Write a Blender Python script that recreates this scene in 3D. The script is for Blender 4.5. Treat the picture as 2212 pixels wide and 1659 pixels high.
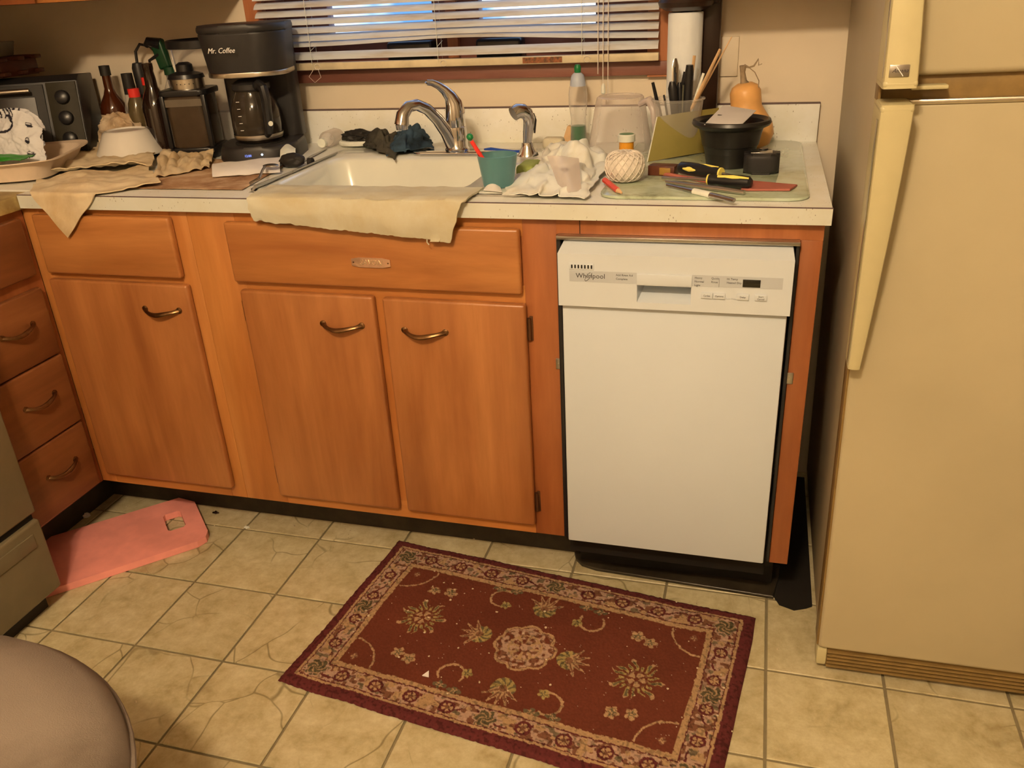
import bpy, bmesh, math, random
import numpy as np
from mathutils import Vector, Matrix, noise
random.seed(7)
PI = math.pi
D = bpy.data
for o in list(D.objects): D.objects.remove(o)
COL = bpy.context.scene.collection
SC = bpy.context.scene
# ------------------------------------------------------------------ camera
CP = Vector((-0.1296, -2.2114, 1.3134)); YAW, PIT, ROL, FPX = -0.29457, 0.44455, -0.0551, 1824.46
cy, sy, cp, sp = math.cos(YAW), math.sin(YAW), math.cos(PIT), math.sin(PIT)
fw = Vector((sy*cp, cy*cp, -sp)); r0 = Vector((cy, -sy, 0)); u0 = r0.cross(fw)
rt = r0*math.cos(ROL)+u0*math.sin(ROL); up = -r0*math.sin(ROL)+u0*math.cos(ROL)
cam = D.objects.new('camera', D.cameras.new('camera')); COL.objects.link(cam); SC.camera = cam
cam.matrix_world = Matrix(((rt.x, up.x, -fw.x, CP.x), (rt.y, up.y, -fw.y, CP.y), (rt.z, up.z, -fw.z, CP.z), (0, 0, 0, 1)))
cam.data.sensor_width = 36; cam.data.lens = FPX/2212*36; cam.data.clip_start = .02
def at(u, v, ax, val):
    """measured photo point -> world point on a real plane (counter top, wall, floor ...)"""
    d = rt*((u-1106)/FPX)+up*((829.5-v)/FPX)+fw
    i = 'xyz'.index(ax)
    return CP+d*((val-CP[i])/d[i])
# ------------------------------------------------------------------ world, lights, exposure
w = D.worlds.new('sky'); SC.world = w; w.use_nodes = True
bg = w.node_tree.nodes['Background']; bg.inputs[1].default_value = 1.5
wt = w.node_tree; tc = wt.nodes.new('ShaderNodeTexCoord'); nz = wt.nodes.new('ShaderNodeTexNoise'); nz.inputs['Scale'].default_value = 9; nz.inputs['Detail'].default_value = 3
cr_ = wt.nodes.new('ShaderNodeValToRGB'); e = cr_.color_ramp.elements; e[0].position = .50; e[0].color = (.13, .36, .85, 1); e[1].position = .60; e[1].color = (1.3, 1.5, 1.7, 1)
wt.links.new(tc.outputs['Generated'], nz.inputs['Vector']); wt.links.new(nz.outputs['Fac'], cr_.inputs[0]); wt.links.new(cr_.outputs[0], bg.inputs[0])
def lamp(name, loc, power, col, size):
    l = D.lights.new(name, 'POINT'); l.energy = power; l.color = col; l.shadow_soft_size = size
    o = D.objects.new(name, l); o.location = loc; COL.objects.link(o); return o
LC = (1.0, .735, .45)
lamp('ceiling_bulb', (-.53, -2.74, 2.38), 76, LC, .05)
lamp('ceiling_bulb', (-.40, -2.68, 2.38), 76, LC, .05)
lamp('fill_lamp', (-.8, -3.6, 2.46), 26, LC, .2)  # unseen soft lamp added behind the camera to fill the darker fronts
SC.view_settings.view_transform = 'Standard'; SC.view_settings.look = 'None'
SC.view_settings.gamma = 1; SC.view_settings.use_curve_mapping = False; SC.view_settings.exposure = 0.06
# ------------------------------------------------------------------ materials
def lin(c): 
    c = c/255
    return c/12.92 if c <= .04045 else ((c+.055)/1.055)**2.4
def ic(r, g, b, k=1.0):
    """albedo of a thing photographed as r,g,b under the warm lamp"""
    return tuple(min(.9, max(.003, k*lin(x)/t)) for x, t in zip((r, g, b), (.95, .74, .46)))
class N:
    def __init__(s, name):
        s.m = D.materials.new(name); s.m.use_nodes = True; s.t = s.m.node_tree; s.n = s.t.nodes
        s.b = s.n['Principled BSDF']; s.out = s.n['Material Output']
    def add(s, ty, **kw):
        n = s.n.new(ty)
        for k, v in kw.items():
            if k[0] == 'i': 
                key = k[2:] if not k[2:].isdigit() else int(k[2:])
                n.inputs[key].default_value = v
            else: setattr(n, k, v)
        return n
    def ln(s, a, b): s.t.links.new(a, b)
    def coord(s, scale=(1, 1, 1), rnd=True, rot=(0, 0, 0)):
        tc = s.add('ShaderNodeTexCoord'); mp = s.add('ShaderNodeMapping'); mp.inputs['Scale'].default_value = scale
        mp.inputs['Rotation'].default_value = rot
        s.ln(tc.outputs['Object'], mp.inputs['Vector'])
        if rnd:
            oi = s.add('ShaderNodeObjectInfo'); ml = s.add('ShaderNodeMath', operation='MULTIPLY', i_1=37.0)
            s.ln(oi.outputs['Random'], ml.inputs[0]); s.ln(ml.outputs[0], mp.inputs['Location'])
        return mp.outputs[0]
    def noise(s, vec, scale, detail=4, rough=.6, dist=0):
        n = s.add('ShaderNodeTexNoise', i_Scale=scale, i_Detail=detail, i_Roughness=rough, i_Distortion=dist)
        s.ln(vec, n.inputs['Vector']); return n.outputs['Fac']
    def ramp(s, fac, stops):
        r = s.add('ShaderNodeValToRGB'); e = r.color_ramp.elements
        while len(e) < len(stops): e.new(.5)
        for el, (p, c) in zip(e, stops): el.position = p; el.color = (*c[:3], 1)
        s.ln(fac, r.inputs[0]); return r.outputs[0]
    def mix(s, fac, a, b, mode='MIX'):
        m = s.add('ShaderNodeMix', data_type='RGBA', blend_type=mode)
        for sock, v in ((0, fac), (6, a), (7, b)):
            if hasattr(v, 'links'): s.ln(v, m.inputs[sock])
            else: m.inputs[sock].default_value = v if sock == 0 else (*v[:3], 1)
        return m.outputs[2]
    def bump(s, h, strength=.3, dist=.002):
        b = s.add('ShaderNodeBump', i_Strength=strength, i_Distance=dist); s.ln(h, b.inputs['Height']); s.ln(b.outputs[0], s.b.inputs['Normal'])
def plain(name, col, rough=.5, metal=0, var=.12, vs=25, bump=0, bs=300, spec=.5, trans=0, ior=1.45, coat=0, emit=None, es=1, col2=None):
    m = N(name); b = m.b; b.inputs['Roughness'].default_value = rough; b.inputs['Metallic'].default_value = metal
    b.inputs['Specular IOR Level'].default_value = spec; b.inputs['IOR'].default_value = ior
    b.inputs['Transmission Weight'].default_value = trans; b.inputs['Coat Weight'].default_value = coat
    if var > 0 or col2:
        v = m.coord(); c2 = col2 or tuple(x*(1-var) for x in col); c1 = col if col2 else tuple(min(1, x*(1+var*.5)) for x in col)
        f = m.noise(v, vs); m.ln(m.ramp(f, [(.35, c2), (.65, c1)]), b.inputs['Base Color'])
    else: b.inputs['Base Color'].default_value = (*col, 1)
    if bump:
        v = m.coord(); m.bump(m.noise(v, bs, 3), bump, .001)
    if emit: b.inputs['Emission Color'].default_value = (*emit, 1); b.inputs['Emission Strength'].default_value = es
    return m.m
def clear(name, col, fac=.25, rough=.1, tint=(1, 1, 1)):
    """thin clear or milky plastic / glass: mostly see-through, the rest a glossy skin"""
    m = N(name); b = m.b; b.inputs['Base Color'].default_value = (*col, 1); b.inputs['Roughness'].default_value = rough
    t = m.add('ShaderNodeBsdfTransparent'); t.inputs[0].default_value = (*tint, 1)
    lw = m.add('ShaderNodeLayerWeight', i_Blend=.35); ma = m.add('ShaderNodeMath', operation='MULTIPLY_ADD', i_1=.6, i_2=fac); ma.use_clamp = True
    m.ln(lw.outputs['Facing'], ma.inputs[0]); x = m.add('ShaderNodeMixShader')
    m.ln(ma.outputs[0], x.inputs[0]); m.ln(t.outputs[0], x.inputs[1]); m.ln(b.outputs[0], x.inputs[2]); m.ln(x.outputs[0], m.out.inputs[0])
    return m.m
def wood(name, c1, c2, c3, axis='z', rough=.38, sc=1.0, blot=.5):
    m = N(name); s = {'z': (8, 8, .9), 'x': (.9, 8, 8), 'y': (8, .9, 8)}[axis]
    v = m.coord(tuple(a*sc for a in s)); f = m.noise(v, 1.0, 6, .62, .6)
    base = m.ramp(f, [(.3, c2), (.5, c1), (.72, c3)])
    v2 = m.coord(tuple(a*sc*7 for a in s)); g = m.noise(v2, 1.0, 4, .6); gr = m.ramp(g, [(.3, (.86, .84, .8)), (.65, (1, 1, 1))])
    v3 = m.coord({'z': (5, 5, 1.6), 'x': (1.6, 5, 5), 'y': (5, 1.6, 5)}[axis]); bl = m.ramp(m.noise(v3, 1.2, 3, .5), [(.38, (.74, .66, .6)), (.62, (1.05, 1.05, 1.05))])
    c = m.mix(1.0, base, gr, 'MULTIPLY'); c = m.mix(blot, c, m.mix(1.0, c, bl, 'MULTIPLY'))
    m.ln(c, m.b.inputs['Base Color']); m.b.inputs['Roughness'].default_value = rough; m.b.inputs['Coat Weight'].default_value = .15
    m.b.inputs['Coat Roughness'].default_value = .3
    m.bump(g, .06, .0006); return m.m
DC = [ic(166, 96, 42), ic(146, 80, 33), ic(184, 112, 52)]
SCo = [ic(190, 112, 46), ic(170, 92, 34), ic(204, 128, 58)]
m_door = wood('door_veneer', *DC); m_door_b = wood('drawer_veneer', ic(178, 106, 46), ic(152, 82, 32), ic(196, 122, 56), 'x')
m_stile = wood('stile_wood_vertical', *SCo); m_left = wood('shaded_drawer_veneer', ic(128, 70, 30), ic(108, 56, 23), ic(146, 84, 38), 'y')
m_rail = wood('rail_wood_horizontal', *SCo, 'x')
m_end = wood('reddish_stile_wood', ic(158, 84, 36), ic(136, 66, 26), ic(176, 98, 44))
m_case = wood('window_casing_wood', ic(190, 110, 58), ic(160, 84, 44), ic(206, 126, 70), 'z', .45)
m_sillw = wood('window_sill_wood', ic(128, 74, 50), ic(104, 58, 38), ic(150, 90, 60), 'x', .45)
m_sash = wood('window_sash_wood', ic(150, 86, 58), ic(120, 62, 40), ic(170, 104, 72), 'x', .5)
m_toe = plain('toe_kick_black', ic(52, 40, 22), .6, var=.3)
m_dark = plain('dark_void', (.006, .005, .004), .8, var=0)
m_wall = plain('painted_wall', ic(222, 188, 136), .55, var=.05, vs=3, bump=.05, bs=120)
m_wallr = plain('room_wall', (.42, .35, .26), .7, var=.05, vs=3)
m_ceil = plain('ceiling_paint', (.60, .57, .50), .8, var=.03)
m_white = plain('white_enamel_door', ic(224, 210, 178, .76), .32, var=.02, vs=4)
m_white2 = plain('white_console_plastic', ic(226, 211, 178, .76), .34, var=.02, vs=4)
m_grey_strip = plain('console_strip', ic(208, 194, 164, .72), .4, var=.02)
m_ink = plain('grey_ink', (.05, .045, .05), .6, var=0)
m_inkw = plain('white_ink', (.85, .85, .85), .6, var=0)
m_blk = plain('black_plastic', (.012, .012, .014), .32, var=.15)
m_blks = plain('black_plastic_satin', (.02, .019, .02), .45, var=.15)
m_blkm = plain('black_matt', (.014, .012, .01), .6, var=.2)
m_pot = plain('black_nursery_plastic', (.014, .013, .012), .36, var=.2)
m_chrome = plain('chrome', (.62, .62, .64), .09, 1, var=0)
m_steel = plain('brushed_steel', (.5, .49, .47), .28, 1, var=.08)
m_silver = plain('silver_trim', (.6, .56, .48), .3, 1, var=.1)
m_brass = plain('antique_brass', (.20, .11, .05), .32, 1, var=.25, vs=60)
m_copper = plain('copper_plate', (.78, .50, .34), .33, .7, var=.15)
m_hinge = plain('bronze_hinge', (.16, .08, .04), .4, .8, var=.2)
m_fridge = plain('almond_fridge', ic(204, 172, 114, .70), .42, var=.06, vs=3, bump=.05, bs=500)
m_fridges = plain('almond_fridge_side', ic(204, 172, 118, .70), .45, var=.05, vs=3)
m_fhandle = plain('almond_handle', ic(220, 188, 118, .70), .35, var=.03)
m_grille = plain('brown_grille', ic(128, 92, 40), .45, var=.15)
m_stove = plain('olive_enamel', ic(112, 92, 56), .3, var=.06)
m_lav = plain('stained_white_laminate', (.5, .5, .5), .4)
m_red = plain('red_plastic', (.75, .04, .03), .35, var=.05)
m_redb = plain('coral_cutting_board', ic(240, 122, 92, 1.35), .5, var=.14, vs=9, bump=.1, bs=200)
m_teal = clear('teal_plastic', (.13, .30, .33), .58, .3, (.50, .74, .76))
m_green = plain('green_plastic', (.008, .05, .02), .4)
m_greenl = plain('green_soap', (.005, .14, .045), .3, var=0)
m_greenc = plain('green_cap', (.01, .2, .06), .4)
m_blue = plain('blue_plastic', (.02, .07, .38), .35)
m_cream = plain('cream_plastic', ic(226, 206, 160), .4)
m_porc = plain('sink_enamel', ic(216, 196, 152), .16, var=.06, vs=5, coat=.4)
m_milk = clear('milky_plastic', (.70, .62, .58), .20, .2)
m_clear = clear('clear_plastic', (.75, .72, .68), .10, .12)
m_glass = clear('window_glass', (.6, .7, .8), .03, .03)
m_dglass = clear('smoked_jar', (.05, .04, .03), .55, .1, (.6, .55, .5))
m_amber = plain('amber_glass', (.06, .014, .004), .08, var=0, coat=.5)
m_beer = plain('dark_bottle_glass', (.014, .006, .004), .08, var=0, coat=.5)
m_orange = plain('orange_vial', ic(226, 140, 30), .25, var=.05)
m_squash = plain('squash_skin', ic(222, 152, 74), .4, var=.12, vs=14)
m_stem = plain('dry_stem', ic(150, 118, 76), .8, var=.3, vs=60, bump=.4)
m_twine = plain('twine', ic(222, 192, 148), .85, var=.12, vs=60, bump=.5, bs=700)
m_paperw = plain('white_paper', (.84, .82, .8), .7, var=.04, bump=.08, bs=60)
m_tissue = plain('paper_towel_sheet', ic(226, 208, 172), .9, var=.03, bump=.25, bs=70)
m_folder = plain('olive_card', ic(124, 102, 40, 1.15), .6, var=.05)
m_kraft = plain('pulp_card', ic(212, 172, 122), .8, var=.06, bump=.15, bs=200)
m_tan = plain('wooden_stick', ic(214, 160, 96), .6, var=.1)
m_darkwood = plain('dark_stained_wood', (.026, .012, .007), .35, var=.35, vs=18)
m_redw = plain('red_brown_wood', (.10, .03, .015), .4, var=.3)
m_yel = plain('yellow_grip', ic(236, 200, 80), .4, var=.04)
m_ral = plain('terracotta_rubber', ic(170, 88, 60), .6, var=.1)
m_slat = N('blind_slat')
b = m_slat.b; b.inputs['Roughness'].default_value = .4
v = m_slat.coord((4, 30, 30)); m_slat.ln(m_slat.ramp(m_slat.noise(v, 1.5, 4), [(.3, ic(196, 170, 130)), (.5, ic(222, 204, 182)), (.75, ic(226, 212, 196))]), b.inputs['Base Color'])
b.inputs['Transmission Weight'].default_value = 0
tr = m_slat.add('ShaderNodeBsdfTranslucent'); tr.inputs[0].default_value = (.7, .68, .66, 1); mx = m_slat.add('ShaderNodeMixShader', i_0=.26)
m_slat.ln(b.outputs[0], mx.inputs[1]); m_slat.ln(tr.outputs[0], mx.inputs[2]); m_slat.ln(mx.outputs[0], m_slat.out.inputs[0]); m_slat = m_slat.m
m_raily = plain('yellowed_rail', ic(214, 180, 122), .5, var=.2, vs=10)
def fabric(name, c1, c2, vs=7, st=.5, fine=900, col3=None):
    m = N(name); v = m.coord(); f = m.noise(v, vs, 6, .65, .3)
    stops = [(.32, c2), (.6, c1)] if not col3 else [(.3, col3), (.45, c2), (.62, c1)]
    m.ln(m.ramp(f, stops), m.b.inputs['Base Color']); m.b.inputs['Roughness'].default_value = .95; m.b.inputs['Specular IOR Level'].default_value = .1
    m.bump(m.noise(m.coord(), fine, 3, .7), st, .0012); return m.m
m_towel = fabric('cream_towel', ic(216, 192, 142, .84), ic(200, 168, 110, .84), 5)
m_cloth = fabric('beige_cloth', ic(214, 178, 122), ic(192, 150, 92), 7)
m_clothc = fabric('cream_cotton', ic(226, 206, 164), ic(212, 184, 134), 8, .3)
m_blueg = fabric('blue_grey_rag', (.055, .10, .15), (.022, .03, .035), 10, .8, 600)
m_greyr = fabric('grey_brown_rag', (.09, .085, .065), (.035, .033, .03), 12, .8, 600)
m_stain = fabric('stained_paper', ic(200, 156, 104), ic(164, 116, 70), 9, .1, 200, ic(120, 76, 44))
m_filt = fabric('crumpled_brown_paper', ic(198, 162, 112), ic(164, 120, 70), 16, .2, 200)
m_seat = fabric('grey_velvet', ic(150, 122, 88, .72), ic(116, 92, 64, .72), 3, .7, 500)
def speckled(name, base, base2):
    m = N(name); v = m.coord((1, 1, 1), False); f = m.noise(v, 9, 5, .6)
    c = m.ramp(f, [(.3, base2), (.6, base)])
    vo = m.add('ShaderNodeTexVoronoi', i_Scale=1.0); m.ln(m.coord((190, 190, 80), False, (0, .5, 0)), vo.inputs['Vector'])
    vn = m.add('ShaderNodeTexVoronoi', i_Scale=1.0); m.ln(m.coord((60, 60, 60), False), vn.inputs['Vector'])
    k = m.ramp(vo.outputs['Distance'], [(.10, (1, 1, 1)), (.18, (0, 0, 0))])
    msk = m.ramp(m.noise(m.coord((25, 25, 25), False), 1.0, 3), [(.5, (0, 0, 0)), (.62, (1, 1, 1))])
    kk = m.mix(1.0, k, msk, 'MULTIPLY'); sep = m.add('ShaderNodeRGBToBW'); m.ln(kk, sep.inputs[0])
    c = m.mix(sep.outputs[0], c, ic(116, 96, 64))
    k2 = m.ramp(vn.outputs['Distance'], [(.035, (1, 1, 1)), (.06, (0, 0, 0))]); s2 = m.add('ShaderNodeRGBToBW'); m.ln(k2, s2.inputs[0])
    c = m.mix(s2.outputs[0], c, ic(84, 66, 48))
    m.ln(c, m.b.inputs['Base Color']); m.b.inputs['Roughness'].default_value = .33; return m.m
m_lam = speckled('speckled_laminate', ic(236, 214, 170), ic(226, 202, 154))
m_lam_old = plain('mottled_old_laminate', ic(196, 158, 84), .4, var=.0, vs=18, col2=ic(150, 112, 52))
def floor_mat():
    m = N('vinyl_stone_tile'); oi = m.add('ShaderNodeObjectInfo')
    v = m.coord((1, 1, 1)); n1 = m.noise(v, 11, 8, .68, .4); n2 = m.noise(v, 40, 5, .7)
    c = m.ramp(n1, [(.28, ic(146, 118, 70)), (.45, ic(182, 152, 96)), (.62, ic(202, 172, 116)), (.78, ic(218, 190, 136))])
    c = m.mix(.35, c, m.ramp(n2, [(.3, ic(140, 112, 60)), (.7, ic(214, 190, 132))]))
    tint = m.ramp(oi.outputs['Random'], [(0, (.93, .92, .88)), (.5, (1.0, .98, .95)), (1, (1.05, 1.04, 1.0))])
    c = m.mix(1.0, c, tint, 'MULTIPLY')
    # crack-like veins, stronger on some of the tiles
    wn = m.add('ShaderNodeTexNoise', i_Scale=5.0, i_Detail=1.5); m.ln(v, wn.inputs['Vector'])
    wv = m.add('ShaderNodeVectorMath', operation='MULTIPLY_ADD'); m.ln(wn.outputs['Color'], wv.inputs[0]); wv.inputs[1].default_value = (.22, .22, .22); m.ln(v, wv.inputs[2])
    vo = m.add('ShaderNodeTexVoronoi', feature='DISTANCE_TO_EDGE', i_Scale=6.5); m.ln(wv.outputs[0], vo.inputs['Vector'])
    cr = m.ramp(vo.outputs['Distance'], [(.004, (1, 1, 1)), (.017, (0, 0, 0))])
    mk = m.ramp(m.noise(m.coord((1, 1, 1)), 4.2, 2), [(.50, (0, 0, 0)), (.60, (.72, .72, .72))])
    bw = m.add('ShaderNodeRGBToBW'); m.ln(m.mix(1.0, cr, mk, 'MULTIPLY'), bw.inputs[0])
    c = m.mix(bw.outputs[0], c, ic(112, 90, 48))
    m.ln(c, m.b.inputs['Base Color']); m.b.inputs['Roughness'].default_value = .38; m.b.inputs['Specular IOR Level'].default_value = .35
    m.bump(n2, .12, .0008); return m.m
m_tile = floor_mat(); m_grout = plain('grout_groove', ic(132, 108, 66), .7, var=.15)
def vcol(name, rough=.95, bump=.5, bs=900):
    m = N(name); a = m.add('ShaderNodeAttribute', attribute_name='Col'); m.ln(a.outputs['Color'], m.b.inputs['Base Color'])
    m.b.inputs['Roughness'].default_value = rough; m.b.inputs['Specular IOR Level'].default_value = .15
    if bump: m.bump(m.noise(m.coord(), bs, 3, .7), bump, .002)
    return m.m
m_rug = vcol('rug_pile'); m_print = vcol('printed_bag', .5, .05, 80)
# ------------------------------------------------------------------ builders
WM = {}
def setp(o, label=None, cat=None, group=None, kind=None):
    for k, v_ in (('label', label), ('category', cat), ('group', group), ('kind', kind)):
        if v_: o[k] = v_
    return o
def thing(name, label, cat, loc=(0, 0, 0), rot=(0, 0, 0), group=None):
    o = D.objects.new(name, None); COL.objects.link(o); o.location = loc; o.rotation_euler = rot; o.empty_display_size = .02
    from mathutils import Euler
    WM[o] = Matrix.Translation(loc) @ Euler(rot).to_matrix().to_4x4()
    return setp(o, label, cat, group)
def rrect(w, d, r, n=6):
    pts = []
    for cx, cy_, a0 in ((w/2-r, d/2-r, 0), (-w/2+r, d/2-r, PI/2), (-w/2+r, -d/2+r, PI), (w/2-r, -d/2+r, 1.5*PI)):
        for i in range(n+1): a = a0+PI/2*i/n; pts.append((cx+r*math.cos(a), cy_+r*math.sin(a)))
    return pts
class B:
    def __init__(s): s.bm = bmesh.new()
    def _bev(s, geom, bev, seg): 
        if bev > 0: bmesh.ops.bevel(s.bm, geom=geom, offset=bev, segments=seg, affect='EDGES', profile=.5, clamp_overlap=True)
    def box(s, x0, x1, y0, y1, z0, z1, bev=.0015, seg=2, mat=None):
        M_ = Matrix.Translation(((x0+x1)/2, (y0+y1)/2, (z0+z1)/2)) @ Matrix.Diagonal((abs(x1-x0), abs(y1-y0), abs(z1-z0), 1))
        if mat is not None: M_ = mat @ M_
        g = bmesh.ops.create_cube(s.bm, size=1, matrix=M_); vs = set(g['verts'])
        es = [e for e in s.bm.edges if e.verts[0] in vs and e.verts[1] in vs]; s._bev(es, bev, seg); return s
    def lathe(s, prof, n=28, c=(0, 0, 0), mat=None, cap=True, sx=1, sy_=1):
        T = Matrix.Translation(c) @ (mat if mat is not None else Matrix.Identity(4)); rings = []
        for r, z in prof:
            rings.append([s.bm.verts.new(T @ Vector((r*sx*math.cos(2*PI*i/n), r*sy_*math.sin(2*PI*i/n), z))) for i in range(n)])
        for a, b_ in zip(rings, rings[1:]):
            for i in range(n): s.bm.faces.new((a[i], a[(i+1) % n], b_[(i+1) % n], b_[i]))
        if cap:
            if prof[0][0] > 1e-5: s.bm.faces.new(rings[0][::-1])
            if prof[-1][0] > 1e-5: s.bm.faces.new(rings[-1])
        return s
    def tube(s, pts, rad, n=8, flat=1.0, cap=True):
        pts = [Vector(p) for p in pts]; k = len(pts); rad = rad if isinstance(rad, (list, tuple)) else [rad]*k
        prev = None; rings = []
        for i, p in enumerate(pts):
            t = (pts[min(i+1, k-1)]-pts[max(i-1, 0)]).normalized()
            if prev is None: nrm = t.orthogonal().normalized()
            else: nrm = (prev-t*prev.dot(t)); nrm = nrm.normalized() if nrm.length > 1e-6 else t.orthogonal().normalized()
            prev = nrm; bn = t.cross(nrm)
            rings.append([s.bm.verts.new(p+(nrm*math.cos(2*PI*j/n)+bn*math.sin(2*PI*j/n)*flat)*rad[i]) for j in range(n)])
        for a, b_ in zip(rings, rings[1:]):
            for j in range(n): s.bm.faces.new((a[j], a[(j+1) % n], b_[(j+1) % n], b_[j]))
        if cap: s.bm.faces.new(rings[0][::-1]); s.bm.faces.new(rings[-1])
        return s
    def prism(s, poly, z0, z1, mat=None, bev=0, top=None, seg=2):
        """poly in xy extruded in z; top: other outline for the upper face"""
        T = mat if mat is not None else Matrix.Identity(4); n = len(poly); top = top or poly
        a = [s.bm.verts.new(T @ Vector((x, y, z0))) for x, y in poly]; b_ = [s.bm.verts.new(T @ Vector((x, y, z1))) for x, y in top]
        fs = [s.bm.faces.new(a[::-1]), s.bm.faces.new(b_)]
        for i in range(n): s.bm.faces.new((a[i], a[(i+1) % n], b_[(i+1) % n], b_[i]))
        if bev: s._bev(list(fs[0].edges)+list(fs[1].edges), bev, seg)
        return s
    def sheet(s, fn, nu, nv, th=0):
        g = [[s.bm.verts.new(fn(i/nu, j/nv)) for j in range(nv+1)] for i in range(nu+1)]
        for i in range(nu):
            for j in range(nv): s.bm.faces.new((g[i][j], g[i+1][j], g[i+1][j+1], g[i][j+1]))
        if th:
            s.bm.normal_update()
            h = [[s.bm.verts.new(g[i][j].co-g[i][j].normal*th) for j in range(nv+1)] for i in range(nu+1)]
            for i in range(nu):
                for j in range(nv): s.bm.faces.new((h[i][j], h[i][j+1], h[i+1][j+1], h[i+1][j]))
            bd = [(g[i][0], g[i+1][0], h[i][0], h[i+1][0]) for i in range(nu)]+[(g[i+1][nv], g[i][nv], h[i+1][nv], h[i][nv]) for i in range(nu)]
            bd += [(g[0][j+1], g[0][j], h[0][j+1], h[0][j]) for j in range(nv)]+[(g[nu][j], g[nu][j+1], h[nu][j], h[nu][j+1]) for j in range(nv)]
            for a, b_, c, d in bd: s.bm.faces.new((a, c, d, b_))
        return s
    def lump(s, c, rx, ry, rz, amp=.25, f=3, seed=0, sub=4, floor=None, ridge=False):
        g = bmesh.ops.create_icosphere(s.bm, subdivisions=sub, radius=1)
        for v_ in g['verts']:
            p = v_.co.copy(); q = p*f+Vector((seed, seed*1.7, seed*.3)); h = noise.fractal(q, .9, 2.0, 4)
            if ridge: h = .5-abs(noise.noise(q))*1.6+h*.3
            p *= 1+amp*h; v_.co = Vector((c[0]+p.x*rx, c[1]+p.y*ry, c[2]+p.z*rz))
            if floor is not None and v_.co.z < floor: v_.co.z = floor
        return s
    def build(s, name, mat, parent=None, world=True, smooth=35, **props):
        bm = s.bm; bmesh.ops.recalc_face_normals(bm, faces=bm.faces)
        if parent is not None and world: bm.transform(WM[parent].inverted())
        me = D.meshes.new(name); bm.to_mesh(me); bm.free()
        for mt in (mat if isinstance(mat, (list, tuple)) else [mat]): me.materials.append(mt)
        if smooth:
            me.polygons.foreach_set('use_smooth', [True]*len(me.polygons)); me.set_sharp_from_angle(angle=math.radians(smooth))
        return link(name, me, parent, **props)
def link(name, me, parent=None, **props):
    o = D.objects.new(name, me); COL.objects.link(o)
    if parent is not None: o.parent = parent; WM[o] = WM[parent].copy()
    else: WM[o] = Matrix.Identity(4)
    return setp(o, **props)
def center(o):
    """move the origin of a one-mesh thing to the centre of its base"""
    me = o.data; n = len(me.vertices); co = np.empty(n*3); me.vertices.foreach_get('co', co); co = co.reshape(-1, 3)
    c = Vector(((co[:, 0].min()+co[:, 0].max())/2, (co[:, 1].min()+co[:, 1].max())/2, co[:, 2].min()))
    me.transform(Matrix.Translation(-c)); o.location = c; WM[o] = Matrix.Translation(c); return o
def solo(b_, name, mat, label, cat, group=None, smooth=35, kind=None):
    return center(b_.build(name, mat, smooth=smooth, label=label, cat=cat, group=group, kind=kind))
def text(s, size, M_, mat, parent, name='lettering', ext=.0003, shear=0, label=None, align='LEFT'):
    cu = D.curves.new('t', 'FONT'); cu.body = s; cu.size = size; cu.extrude = ext; cu.shear = shear; cu.align_x = align; cu.resolution_u = 2
    o = D.objects.new('t', cu); COL.objects.link(o); dg = bpy.context.evaluated_depsgraph_get()
    me = D.meshes.new_from_object(o.evaluated_get(dg)); D.objects.remove(o); me.name = name
    me.transform(WM[parent].inverted() @ M_); me.materials.clear(); me.materials.append(mat)
    return link(name, me, parent, label=label)
def FRONT(x, y, z): return Matrix.Translation((x, y, z)) @ Matrix.Rotation(PI/2, 4, 'X')   # text on a face looking to -y
V = Vector
CH, FX, FY = .9305, -.6644, -.6458
# ------------------------------------------------------------------ room shell
B().box(-2.5, 1.7, -4.1, .12, -.05, -.004, 0).build('floor', m_grout, kind='structure', smooth=0)
flo = D.objects['floor']
T0 = .2286; TX, TY = -1.411, -1.0393
vis = []
for i in range(-5, 9):
    for j in range(-14, 6): vis.append((TX+i*T0, TY+j*T0, i, j))
g = .0028; bt = B().prism([(g, g), (T0-g, g), (T0-g, T0-g), (g, T0-g)], -.004, .0, bev=.0012, seg=1)
tm = bt.build('floor_tile', m_tile, flo).data; D.objects.remove(D.objects['floor_tile'])
rest = B()
for (x, y, i, j) in vis:
    if x < -2.5 or x+T0 > 1.7 or y+T0 > .12 or y < -4.1: continue
    if -1.0 > y+T0+1.05 or y < -2.2 or x > 1.0:
        rest.prism([(x+g, y+g), (x+T0-g, y+g), (x+T0-g, y+T0-g), (x+g, y+T0-g)], -.004, 0)
    else:
        o = link('floor_tile', tm, flo); o.location = (x, y, 0)
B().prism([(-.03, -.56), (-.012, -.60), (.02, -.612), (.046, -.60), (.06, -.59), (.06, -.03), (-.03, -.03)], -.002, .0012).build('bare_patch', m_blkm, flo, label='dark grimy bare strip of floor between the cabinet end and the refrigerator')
rest.build('outlying_tiles', m_tile, flo, kind='stuff')
WX0, WX1, WZ0, WZ1 = -1.44, -.40, 1.13, 2.02
B().box(-2.42, WX0, 0, .12, 0, 2.56, 0).box(WX1, 1.7, 0, .12, 0, 2.56, 0).box(WX0, WX1, 0, .12, 0, WZ0, 0).box(WX0, WX1, 0, .12, WZ1, 2.56, 0).build('wall_back', m_wall, kind='structure', smooth=0)
B().box(-2.5, -2.42, -4.1, .12, 0, 2.56, 0).build('wall_left', m_wall, kind='structure', smooth=0)
B().box(1.6, 1.7, -4.1, 0, 0, 2.56, 0).build('wall_right', m_wallr, kind='structure', smooth=0)
B().box(-2.42, 1.6, -4.1, -4.0, 0, 2.56, 0).build('wall_front', m_wallr, kind='structure', smooth=0)
B().box(-2.5, 1.7, -4.1, .12, 2.56, 2.64, 0).build('ceiling', m_ceil, kind='structure', smooth=0)
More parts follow.
